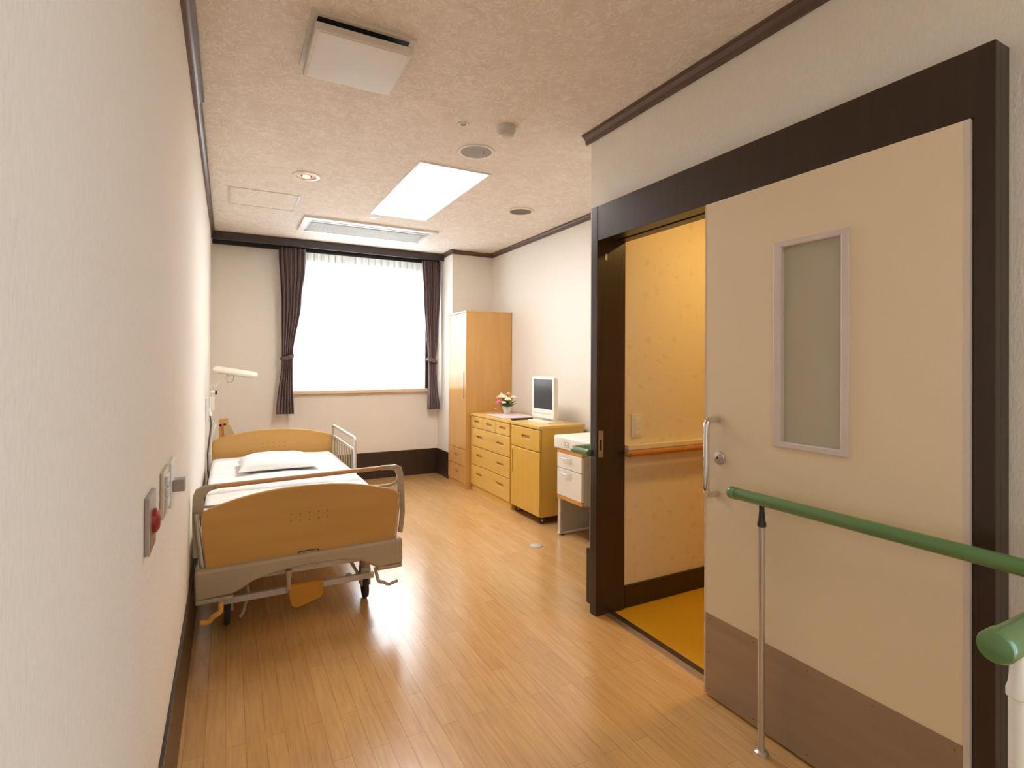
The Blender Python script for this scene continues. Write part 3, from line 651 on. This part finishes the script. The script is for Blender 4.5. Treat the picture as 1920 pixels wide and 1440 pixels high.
# white desk with drawer pedestal
dk = thing('desk', 'white desk with rounded top, orange-edged drawer pedestal and grey side panel', 'desk', (2.48, 3.1, 0))
build('desktop', B((2.258, 2.745, 2.60, 3.557, 0.672, 0.772), bevel=0.016, seg=4), M['deskwhite'], dk, smooth=True)
lb = build('label_plate', B((2.2565, 2.2585, 3.345, 3.41, 0.695, 0.735)), M['grille'], dk)
build('label_face', B((2.2560, 2.2566, 3.349, 3.406, 0.699, 0.731)), M['ivory'], lb)
build('label_mark', B((2.2556, 2.2561, 3.388, 3.398, 0.706, 0.722), (2.2556, 2.2561, 3.372, 3.381, 0.703, 0.714), (2.2556, 2.2561, 3.356, 3.364, 0.706, 0.724)), M['grille'], lb)
build('pedestal', B((2.285, 2.74, 3.192, 3.515, 0.288, 0.672)), M['greycab'], dk)
for z0, z1 in ((0.645, 0.671), (0.290, 0.318)): build('edge_band', B((2.266, 2.286, 3.190, 3.517, z0, z1), bevel=0.003), M['orangetrim'], dk)
for z0, z1 in ((0.530, 0.643), (0.320, 0.526)):
    d_ = build('drawer', B((2.264, 2.286, 3.192, 3.515, z0, z1), bevel=0.003), M['deskwhite'], dk)
    zc = z1-0.030
    build('handle', tube(fillet([(2.265, 3.43, zc), (2.247, 3.43, zc), (2.247, 3.325, zc), (2.265, 3.325, zc)], 0.012, 4), 0.0038, 10), M['chrome'], d_, smooth=True)
build('side_panel', B((2.30, 2.735, 3.495, 3.515, 0.022, 0.290)), M['greycab'], dk)
build('leg', B((2.275, 2.302, 3.485, 3.522, 0.020, 0.290), bevel=0.004), M['alupale'], dk)
build('foot', B((2.270, 2.735, 3.487, 3.520, 0.010, 0.026), bevel=0.004), M['white'], dk)
for x in (2.31, 2.70): build('glide', cyl((x, 3.503, 0.0), (x, 3.503, 0.012), 0.012, 14), M['black'], dk)
build('side_panel', B((2.30, 2.735, 2.62, 2.64, 0.0, 0.675)), M['greycab'], dk)
build('modesty_panel', B((2.715, 2.735, 2.64, 3.19, 0.3, 0.675)), M['greycab'], dk)

# ------------------------------------------------------------------ television, remote, flowers, mat
tv = thing('television', 'small white flat television with a dark screen on the rolling cabinet', 'television', (2.50, 4.07, 0.812))
build('stand_base', slab(rrect(2.395, 2.60, 3.905, 4.235, 0.04, 6), [], 'xy', 0.812, 0.824), M['ivory'], tv)
build('stand_neck', B((2.505, 2.525, 4.02, 4.12, 0.822, 0.90), bevel=0.004), M['ivory'], tv)
cs = build('casing', slab(rrect(3.892, 4.262, 0.848, 1.212, 0.012, 4), [rect(3.918, 4.236, 0.925, 1.188)], 'yz', 2.470, 2.484), M['white'], tv)
build('rear_casing', B((2.484, 2.520, 3.896, 4.258, 0.852, 1.208), bevel=0.012, seg=3), M['ivory'], cs, smooth=True)
build('screen', B((2.474, 2.484, 3.912, 4.242, 0.919, 1.194)), M['screen'], tv)
build('speaker_strip', B((2.4690, 2.4702, 3.93, 4.225, 0.880, 0.892)), M['offwhite'], tv)
rm = thing('remote_control', 'black remote control lying in front of the television', 'remote control', (2.37, 4.33, 0.809))
bm = B((-0.11, 0.11, -0.022, 0.022, 0.0, 0.016), bevel=0.004); bmesh.ops.rotate(bm, verts=bm.verts, cent=(0, 0, 0), matrix=Matrix.Rotation(R(6), 3, 'Z')); bmesh.ops.translate(bm, verts=bm.verts, vec=(2.40, 4.325, 0.809))
build('casing', bm, M['black'], rm, smooth=True)
bm = bmesh.new()
for i in range(8):
    for j in (-0.01, 0, 0.01): B((-0.07+i*0.016, -0.061+i*0.016, j-0.003, j+0.003, 0.0155, 0.0175), bm=bm)
bmesh.ops.rotate(bm, verts=bm.verts, cent=(0, 0, 0), matrix=Matrix.Rotation(R(6), 3, 'Z')); bmesh.ops.translate(bm, verts=bm.verts, vec=(2.40, 4.325, 0.809))
build('keys', bm, M['grille'], rm)
pm = build('table_mat', slab([(2.30, 4.50), (2.64, 4.46), (2.67, 4.93), (2.32, 4.96)], [], 'xy', 0.8085, 0.8105), M['matprint']); setp(pm, 'thin pink and white printed mat under the flower pot', 'mat')
fx, fy, fz = 2.53, 4.88, 0.811
fl = thing('flower_arrangement', 'pink, coral and cream flowers in a small white pot', 'flowers', (fx, fy, fz))
build('pot', lathe([(0.024, 0.0), (0.030, 0.004), (0.048, 0.068), (0.050, 0.074), (0.044, 0.074), (0.038, 0.060), (0.0001, 0.060)], (fx, fy, fz), 28), M['white'], fl, smooth=True)
def leaves():
    bm = bmesh.new(); rnd = random.Random(3)
    for k in range(46):
        a = rnd.uniform(0, 2*math.pi); el = rnd.uniform(-0.1, 1.2); L_ = rnd.uniform(0.05, 0.12)
        c = Vector((fx, fy, fz+0.078)); d = Vector((math.cos(a)*math.cos(el), math.sin(a)*math.cos(el), math.sin(el)*0.8+0.1)).normalized()
        s = d.cross(Vector((0, 0, 1))).normalized()*L_*0.16; n_ = d.cross(s).normalized()*0.0015
        p0, p1, p2 = c+d*0.01, c+d*L_*0.6, c+d*L_+Vector((0, 0, -0.008))
        top = [bm.verts.new(v+n_) for v in (p0, p1+s, p2, p1-s)]; bot = [bm.verts.new(v-n_) for v in (p0, p1+s, p2, p1-s)]
        bm.faces.new(top); bm.faces.new(bot[::-1])
        for i in range(4): bm.faces.new((top[i], bot[i], bot[(i+1) % 4], top[(i+1) % 4]))
    return bm
build('foliage', leaves(), M['leaf'], fl)['kind'] = 'stuff'
def bloom(c, r, m, seed):
    bm = bmesh.new(); rnd = random.Random(seed); sphere(c, r*0.5, sub=1, bm=bm)
    for ring, (n, rr, tz) in enumerate(((5, 0.38, 0.35), (7, 0.62, 0.1), (8, 0.8, -0.12))):
        for k in range(n):
            a = 2*math.pi*k/n+ring*0.4+rnd.uniform(-.1, .1)
            sphere(Vector(c)+Vector((math.cos(a)*r*rr, math.sin(a)*r*rr, r*tz)), r*0.36, (1, 1, 0.75), 1, bm)
    return build('blossom', bm, m, fl, smooth=True)
blooms = [((-0.03, 0.09, 0.15), .030, 'coral'), ((-0.05, 0.055, 0.105), .034, 'pink'), ((-0.04, 0.02, 0.165), .034, 'cream'), ((-0.05, -0.035, 0.165), .030, 'cream'),
          ((-0.07, -0.01, 0.125), .026, 'pink'), ((-0.03, -0.075, 0.145), .030, 'cream'), ((-0.06, -0.055, 0.115), .020, 'cream'), ((0.03, 0.03, 0.185), .022, 'coral'),
          ((0.04, -0.04, 0.16), .026, 'cream'), ((0.03, 0.08, 0.13), .026, 'pink'), ((-0.03, 0.125, 0.10), .014, 'coral'), ((-0.05, 0.12, 0.045), .014, 'coral'), ((-0.01, 0.085, 0.185), .012, 'cream')]
blooms = [((a_*1.15, b_*1.2, 0.07+(c__-0.07)*1.15), r__*1.08, k__) for (a_, b_, c__), r__, k__ in blooms]
for i, (o_, r_, c_) in enumerate(blooms): bloom((fx+o_[0], fy+o_[1], fz+o_[2]), r_, M[c_], i)
def stems():
    bm = bmesh.new()
    for o_, r_, c_ in blooms:
        tube([(fx, fy, fz+0.06), (fx+o_[0]*0.5, fy+o_[1]*0.5, fz+0.06+(o_[2]-0.06)*0.65), (fx+o_[0], fy+o_[1], fz+o_[2])], 0.0016, 6, bm=bm)
    tube([(fx, fy, fz+0.07), (fx-0.01, fy-0.09, fz+0.09), (fx-0.01, fy-0.13, fz+0.12), (fx-0.01, fy-0.125, fz+0.15)], 0.002, 6, bm=bm)
    return bm
build('stems', stems(), M['leaf'], fl)

# ------------------------------------------------------------------ hospital bed
bed = thing('hospital_bed', 'adjustable hospital bed with wooden head and foot panels along the left wall', 'bed', (0.35, 3.9, 0))
XL, XR = -0.128, 0.833; XC = (XL+XR)/2
FY = 2.81
def arch_panel(x0, x1, z0, zs, zt, y0, y1, rc=0.045, n=24, lean=0.0):
    """board with flared sides and an arched top"""
    pts = [(x0+lean, z0), (x1-lean, z0)]
    xm = (x0+x1)/2; hw = (x1-x0)/2
    arc = []
    for k in range(n+1):
        t = 1-2*k/n; x = xm+hw*t
        z = zs+(zt-zs)*(1-abs(t)**2.2)
        arc.append((x, z))
    # rounded shoulders
    sh_r = [(x1, zs-rc*1.2), (x1, zs-rc*0.5), (x1-rc*0.18, zs-rc*0.05)]
    sh_l = [(x0+rc*0.18, zs-rc*0.05), (x0, zs-rc*0.5), (x0, zs-rc*1.2)]
    pts += sh_r+[p for p in arc if x0+rc*0.5 < p[0] < x1-rc*0.5]+sh_l
    return slab(pts, [], 'xz', y0, y1)
def finger(xc, zc, n, y, m, parent, dz=0.033):
    for r_ in (0, 1):
        for k in range(n):
            build('vent_hole', lathe([(0.0045, 0), (0.0045, -0.0012), (0.0001, -0.0012)], (xc+(k-(n-1)/2)*0.043, y, zc-r_*dz), 10, 'y'), m, parent)
fpn = build('foot_panel', arch_panel(-0.104, 0.815, 0.365, 0.640, 0.718, FY+0.025, FY+0.047, lean=0.022), M['bedwood'], bed)
fpn.modifiers.new('bevel', 'BEVEL').width = 0.004
finger(0.365, 0.582, 5, FY+0.025, M['railcap'], fpn)
bd = build('badge', slab(rrect(0.312, 0.410, 0.377, 0.397, 0.009), [], 'xz', FY+0.0235, FY+0.0251), M['boxbrown'], fpn)
build('badge_face', slab(rrect(0.318, 0.404, 0.382, 0.392, 0.002), [], 'xz', FY+0.0228, FY+0.0236), M['plate'], bd)
for x0, x1, x2 in ((-0.124, -0.115, -0.093), (0.828, 0.820, 0.800)):
    build('side_edge', tube([(x0, FY+0.05, 0.630), (x2, FY+0.05, 0.355)], 0.009, 12), M['alu'], bed, smooth=True)
# moulded end frame with an arched cut-out
fr = [(XL, 0.378), (XR, 0.392), (XR+0.002, 0.258), (0.700, 0.252), (0.665, 0.275), (0.60, 0.312), (0.50, 0.328), (0.36, 0.330), (0.22, 0.318), (0.12, 0.295), (0.06, 0.262), (0.03, 0.250), (XL, 0.240)]
ef = build('foot_frame', slab(fr, [], 'xz', FY, FY+0.055), M['bedbeige'], bed)
bv = ef.modifiers.new('bevel', 'BEVEL'); bv.width = 0.014; bv.segments = 3; bv.limit_method = 'ANGLE'; bv.angle_limit = R(50)
build('frame_skirt', B((XL+0.004, 0.03, FY-0.002, FY+0.05, 0.226, 0.246), bevel=0.005), M['bedbeige'], bed)
build('frame_skirt', B((0.70, XR-0.002, FY-0.002, FY+0.05, 0.240, 0.258), bevel=0.005), M['bedbeige'], bed)
for x0, x1 in ((XL, XL+0.022), (XR-0.022, XR)):
    build('frame_side', B((x0, x1, FY+0.03, FY+0.22, 0.262, 0.376), bevel=0.008), M['bedbeige'], bed)
# foot rail with wooden grip hung behind the foot panel
ry = FY+0.082
fr_ = build('foot_rail', tube(fillet([(-0.040, ry, 0.742), (-0.126, ry, 0.735), (-0.130, ry, 0.62), (-0.126, ry, 0.42)], 0.045, 6), 0.012, 12, flat=(0.010, 0.013, (0, 1, 0))), M['bedbeige'], bed, smooth=True)
build('rail_corner', tube(fillet([(0.735, ry, 0.761), (0.842, ry, 0.757), (0.850, ry, 0.62), (0.856, ry, 0.50), (0.842, ry, 0.40)], 0.045, 6), 0.012, 12, flat=(0.010, 0.014, (0, 1, 0))), M['bedbeige'], fr_, smooth=True)
build('wooden_grip', cyl((-0.045, ry, 0.742), (0.745, ry, 0.761), 0.0115, 18), M['grip'], fr_, smooth=True)
build('cross_tube', tube(fillet([(-0.125, ry, 0.66), (-0.08, ry, 0.648), (0.78, ry, 0.664), (0.815, ry, 0.672), (0.832, ry, 0.70), (0.838, ry, 0.74)], 0.03, 5), 0.007, 10), M['bedbeige'], fr_, smooth=True)
build('corner_web', slab([(-0.136, 0.60), (-0.096, 0.61), (-0.096, 0.69), (-0.075, 0.722), (-0.04, 0.733), (-0.04, 0.750), (-0.10, 0.746), (-0.128, 0.735), (-0.138, 0.71)], [], 'xz', ry-0.010, ry+0.010), M['bedbeige'], fr_)
build('corner_web', slab([(0.822, 0.56), (0.858, 0.55), (0.856, 0.72), (0.845, 0.758), (0.815, 0.772), (0.74, 0.770), (0.74, 0.754), (0.79, 0.748), (0.812, 0.738), (0.822, 0.71)], [], 'xz', ry-0.010, ry+0.010), M['bedbeige'], fr_)
# under-frame
build('deck', B((XL+0.03, XR-0.03, FY+0.10, 4.86, 0.36, 0.40), bevel=0.005), M['offwhite'], bed)
build('side_beam', B((XL+0.04, XL+0.08, FY+0.05, 4.86, 0.30, 0.36)), M['offwhite'], bed)
build('side_beam', B((XR-0.08, XR-0.04, FY+0.05, 4.86, 0.30, 0.36)), M['offwhite'], bed)
build('cross_beam', B((0.0, 0.72, FY+0.10, FY+0.14, 0.27, 0.31)), M['offwhite'], bed)
build('cross_beam', B((0.0, 0.72, 3.5, 3.54, 0.26, 0.31)), M['offwhite'], bed)
build('screw_tube', cyl((0.27, FY+0.03, 0.285), (0.27, FY+0.03, 0.215), 0.010, 14, bm=cyl((0.27, FY+0.03, 0.31), (0.27, FY+0.03, 0.275), 0.015, 14)), M['bedbeige'], bed, smooth=True)
build('brake_bar', B((-0.03, 0.735, 3.035, 3.06, 0.118, 0.150), bevel=0.004), M['offwhite'], bed)
build('pedal', slab([(0.285, 0.172), (0.455, 0.172), (0.462, 0.10), (0.44, 0.075), (0.33, 0.045), (0.30, 0.06), (0.288, 0.10)], [], 'xz', 3.0, 3.015), M['orangeplastic'], bed).modifiers.new('bevel', 'BEVEL').width = 0.005
def bed_caster(x, y):
    c = build('caster', B((x-0.027, x-0.016, y-0.03, y+0.03, 0.075, 0.165), (x+0.016, x+0.027, y-0.03, y+0.03, 0.075, 0.165), (x-0.027, x+0.027, y-0.032, y+0.032, 0.150, 0.175), bevel=0.004), M['greycab'], bed)
    build('caster_leg', cyl((x, y, 0.165), (x, y, 0.33), 0.030, 18), M['bedbeige'], c, smooth=True)
    bm = lathe([(0.040, -0.014), (0.058, -0.012), (0.062, 0.0), (0.058, 0.012), (0.040, 0.014)], (x, y, 0.062), 28, 'x')
    build('wheel', bm, M['rubber'], c, smooth=True)
build('brake_bracket', tube(fillet([(-0.022, FY+0.02, 0.235), (-0.022, FY+0.0, 0.178), (-0.055, FY-0.005, 0.165), (-0.07, FY-0.008, 0.145), (-0.105, FY-0.01, 0.150)], 0.012, 4), 0.0, 10, flat=(0.006, 0.012, (0, 1, 0))), M['orangeplastic'], bed, smooth=True)
for x, y in ((0.693, 3.08), (0.005, 3.08), (0.693, 4.55), (0.005, 4.55)): bed_caster(x, y)
# brake pedal levers and struts
build('brake_lever', tube([(0.60, 3.10, 0.24), (0.64, 3.08, 0.17), (0.655, 3.07, 0.14)], 0.009, 10), M['bedbeige'], bed, smooth=True)
build('brake_roller', sphere((0.60, 3.06, 0.135), 0.024, (0.9, 0.7, 1.1)), M['greycab'], bed, smooth=True)
build('brake_lever', tube([(0.09, 3.06, 0.22), (0.10, 3.06, 0.15), (0.075, 3.04, 0.06), (0.06, 3.03, 0.045)], 0.009, 10), M['bedbeige'], bed, smooth=True)
def crank(xs, x0, s):
    k = build('crank', tube(fillet([(x0, FY+0.02, 0.255), (x0+0.012*s, FY-0.005, 0.186), (x0+0.04*s, FY-0.012, 0.180)], 0.012, 4), 0.0, 10, flat=(0.005, 0.009, (0, 1, 0))), M['bedbeige'], bed, smooth=True)
    build('crank_handle', tube([(x0+0.035*s, FY-0.012, 0.183), (x0+0.055*s, FY-0.014, 0.168), (x0+0.068*s, FY-0.014, 0.165), (x0+0.112*s, FY-0.014, 0.176)], 0.0, 12, flat=(0.006, 0.008, (0, 1, 0))), M['bedbeige'], k, smooth=True)
crank(0, 0.690, 1)
# mattress, sheet
def soft_box(x0, x1, y0, y1, z0, z1, r, nx=24, ny=48, wob=0.004, seed=1, dome=0.0):
    bm = bmesh.new(); rnd = random.Random(seed); ph = [rnd.uniform(0, 6) for _ in range(6)]
    B((x0, x1, y0, y1, z0, z1), bevel=r, seg=4, bm=bm)
    bmesh.ops.subdivide_edges(bm, edges=[e for e in bm.edges if e.calc_length() > 0.2], cuts=22, use_grid_fill=True)
    for v in bm.verts:
        if v.co.z > (z0+z1)/2:
            x, y = v.co.x, v.co.y
            u = (x-x0)/(x1-x0)*2-1
            v.co.z += wob*(math.sin(13*x+7*y+ph[0])*0.5+math.sin(23*y-9*x+ph[1])*0.5+math.sin(31*x+ph[2])*0.3) + dome*(1-u*u)
    return bm
build('mattress', soft_box(-0.112, 0.822, FY+0.115, 4.865, 0.405, 0.545, 0.035, seed=2, wob=0.003, dome=0.010), M['quilt'], bed, smooth=True)
st_ = build('sheet', soft_box(-0.106, 0.792, 3.62, 4.86, 0.48, 0.560, 0.03, seed=4, wob=0.004, dome=0.012), M['linen'], bed, smooth=True)
# head board
hb = build('head_panel', arch_panel(-0.108, 0.812, 0.37, 0.700, 0.768, 4.905, 4.928, lean=0.0), M['bedwood'], bed)
hb.modifiers.new('bevel', 'BEVEL').width = 0.004
finger(0.345, 0.655, 5, 4.905, M['railcap'], hb)
build('head_frame', B((XL+0.01, XR, 4.90, 4.955, 0.25, 0.385), bevel=0.014, seg=3), M['bedbeige'], bed, smooth=True)
# head-side rail: round tube hoop, mid rail and bars
sx = 0.845
sr = build('side_rail', tube(fillet([(sx, 5.04, 0.40), (sx, 5.04, 0.762), (sx, 4.10, 0.762), (sx, 4.10, 0.36)], 0.03, 6), 0.0125, 14), M['alupale'], bed, smooth=True)
build('mid_rail', cyl((sx, 5.04, 0.672), (sx, 4.10, 0.672), 0.009, 12), M['alupale'], sr, smooth=True)
for k in range(1, 9): build('bar', cyl((sx, 4.10+k*0.104, 0.385), (sx, 4.10+k*0.104, 0.672), 0.007, 10), M['bedbeige'], sr, smooth=True)
build('low_rail', cyl((sx, 5.04, 0.39), (sx, 4.10, 0.39), 0.010, 12), M['alupale'], sr, smooth=True)
# pillow
pl = bmesh.new(); PN = 36; pc = (0.325, 4.215); phx, phy = 0.262, 0.205
def pillow_pt(u, v, s):
    px = u*phx*(1-0.05*(1-abs(v))**2*0) ; py = v*phy
    px -= math.copysign(0.018*(1-v*v), u)*abs(u)**3; py -= math.copysign(0.016*(1-u*u), v)*abs(v)**3
    t = ((1-abs(u)**3.2)*(1-abs(v)**3.2))**0.5
    wr = 0.0012*t*(math.sin(11*u+5*v)+math.sin(7*v-9*u+1)+0.6*math.sin(19*u-3*v))
    zt = 0.581 + 0.013*(1-t) + (0.088*t*(1+0.16*v-0.08*u)+wr if s > 0 else -0.0*t)
    return (pc[0]+px, pc[1]+py, zt)
for s_ in (1, -1):
    g_ = [[pl.verts.new(pillow_pt(-1+2*i/PN, -1+2*j/PN, s_)) for i in range(PN+1)] for j in range(PN+1)]
    for j in range(PN):
        for i in range(PN): pl.faces.new((g_[j][i], g_[j][i+1], g_[j+1][i+1], g_[j+1][i]))
bmesh.ops.remove_doubles(pl, verts=pl.verts, dist=1e-5)
po = build('pillow', pl, M['linen'], smooth=True, origin=(0.325, 4.215, 0.574)); setp(po, 'white pillow at the head of the hospital bed', 'pillow')

# ------------------------------------------------------------------ bedside lamp, wall unit, cables
lm = thing('bed_lamp', 'ivory reading lamp on a jointed arm at the left wall over the bed head', 'lamp', (-0.10, 4.90, 1.05))
# shade: long half-round hood
def hood():
    bm = bmesh.new(); n = 14; rows = []
    A, Bv = Vector((-0.105, 4.915, 1.262)), Vector((0.215, 4.90, 1.208)); ax = (Bv-A).normalized()
    side = Vector((0, 1, 0)); side = (side-ax*ax.dot(side)).normalized(); up = ax.cross(side)
    if up.z < 0: up = -up
    L_ = (Bv-A).length
    for s, k in ((0.0, 0.35), (0.03, 0.8), (0.07, 1.0), (0.5, 1.0), (0.93, 0.95), (0.985, 0.8), (1.0, 0.45)):
        row = []
        for i in range(n+1):
            a = math.pi*i/n
            row.append(bm.verts.new(A+ax*L_*s + side*0.062*math.cos(a)*(0.8+0.2*k) + up*(0.036*math.sin(a)*k + 0.003)))
        for i in range(n, -1, -1):
            a = math.pi*i/n
            row.append(bm.verts.new(A+ax*L_*(0.02+0.96*s) + side*0.055*math.cos(a)*(0.8+0.2*k) + up*(0.030*math.sin(a)*k - 0.010)))
        rows.append(row)
    for r0, r1 in zip(rows, rows[1:]):
        k = len(r0)
        for i in range(k): bm.faces.new((r0[i], r0[(i+1) % k], r1[(i+1) % k], r1[i]))
    bm.faces.new(rows[0]); bm.faces.new(rows[-1]); return bm
shd = build('lamp_shade', hood(), M['ivory'], lm, smooth=True)
build('lamp_tube', cyl((-0.07, 4.907, 1.238), (0.19, 4.895, 1.196), 0.009, 14), M['white'], shd, smooth=True)
build('guard_handle', tube(fillet([(0.000, 4.885, 1.232), (-0.008, 4.875, 1.165), (0.035, 4.87, 1.165), (0.045, 4.885, 1.222)], 0.02, 6), 0.0022, 8), M['grille'], shd, smooth=True)
build('arm', tube([(-0.100, 4.90, 1.115), (-0.01, 4.905, 1.222)], 0.0075, 12), M['ivory'], lm, smooth=True)
jn = build('joint', cyl((-0.120, 4.90, 1.085), (-0.088, 4.90, 1.085), 0.016, 20), M['ivory'], lm, smooth=True)
build('knob', cyl((-0.088, 4.90, 1.085), (-0.074, 4.90, 1.085), 0.017, 20), M['black'], jn, smooth=True)
build('arm', tube(fillet([(-0.105, 4.90, 1.085), (-0.105, 4.90, 1.045)], 0.01), 0.009, 12), M['ivory'], lm, smooth=True)
build('clamp', B((-0.130, -0.092, 4.87, 4.93, 0.94, 1.052), bevel=0.005), M['ivory'], lm)
build('lamp_cord', tube(fillet([(-0.105, 4.885, 1.10), (-0.125, 4.88, 1.14), (-0.10, 4.88, 1.155), (-0.092, 4.89, 1.12)], 0.02), 0.003, 8), M['ivory'], lm, smooth=True)
wu = thing('bedside_wall_unit', 'white call-button wall unit fixed to the left wall at the bed head', 'wall unit', (LX, 4.86, 0.95))
build('housing', B((LX+0.001, LX+0.020, 4.80, 4.93, 0.86, 1.05), bevel=0.004), M['white'], wu)
build('plug', cyl((LX+0.022, 4.84, 0.96), (LX+0.032, 4.83, 0.905), 0.014, 14, r2=0.010), M['white'], wu, smooth=True)
build('nurse_call_cable', tube([(LX+0.030, 4.83, 0.91), (LX+0.040, 4.80, 0.85), (LX+0.030, 4.78, 0.75), (LX+0.018, 4.74, 0.62), (LX+0.022, 4.70, 0.50), (LX+0.032, 4.68, 0.44)], 0.006, 8), M['cabledark'], wu, smooth=True)
for i, (dy, dz, m_) in enumerate(((0.0, 0.0, 'cable'), (0.035, 0.03, 'cable'), (0.06, -0.02, 'ivory'))):
    build('power_cable', tube([(LX+0.022, 4.86+dy, 0.88), (LX+0.048, 4.84+dy, 0.80+dz), (LX+0.034, 4.83+dy, 0.68), (LX+0.030+0.006*i, 4.80+dy, 0.55), (LX+0.036, 4.78+dy, 0.42)], 0.004+0.001*i, 8), M[m_], wu, smooth=True)
hs = thing('call_handset', 'ivory nurse-call handset dangling on its looped cord by the bed head', 'handset', (-0.085, 4.88, 0.80))
build('cord', tube([(-0.118, 4.88, 0.93), (-0.112, 4.88, 0.86), (-0.085, 4.88, 0.825)], 0.0035, 8), M['ivory'], hs, smooth=True)
build('grip', tube([(-0.085, 4.88, 0.83), (-0.095, 4.88, 0.80), (-0.100, 4.88, 0.755)], 0.008, 12), M['ivory'], hs, smooth=True)

# ------------------------------------------------------------------ wooden chair standing behind the head board
ch = thing('wooden_chair', 'orange wooden chair standing behind the bed head with its back corner showing', 'chair', (0.0, 5.35, 0))
cx0, cx1 = -0.085, 0.0
def slant(pts, x0, x1, th):
    return slab(pts, [], 'xz', x0, x1)
build('back_panel', slab([(-0.060, 0.42), (0.030, 0.42), (0.030, 0.70), (0.002, 0.850), (-0.062, 0.838)], [], 'xz', 5.18, 5.20), M['cratewood'], ch)
build('back_cushion', slab([(-0.005, 0.42), (0.065, 0.42), (0.060, 0.70), (0.022, 0.790), (-0.018, 0.820), (-0.030, 0.812)], [], 'xz', 5.165, 5.18), M['khaki'], ch)
build('screws', lathe([(0.011, 0), (0.011, -0.004), (0.0001, -0.005)], (-0.052, 5.18, 0.792), 16, 'y', bm=lathe([(0.011, 0), (0.011, -0.004), (0.0001, -0.005)], (-0.020, 5.165, 0.80), 16, 'y')), M['black'], ch)
build('seat', B((-0.10, 0.30, 5.20, 5.60, 0.40, 0.44), bevel=0.008), M['cream'], ch)
for x, y in ((-0.085, 5.215), (0.28, 5.215), (-0.085, 5.585), (0.28, 5.585)): build('leg', cyl((x, y, 0), (x, y, 0.41), 0.016, 14), M['cratewood'], ch, smooth=True)
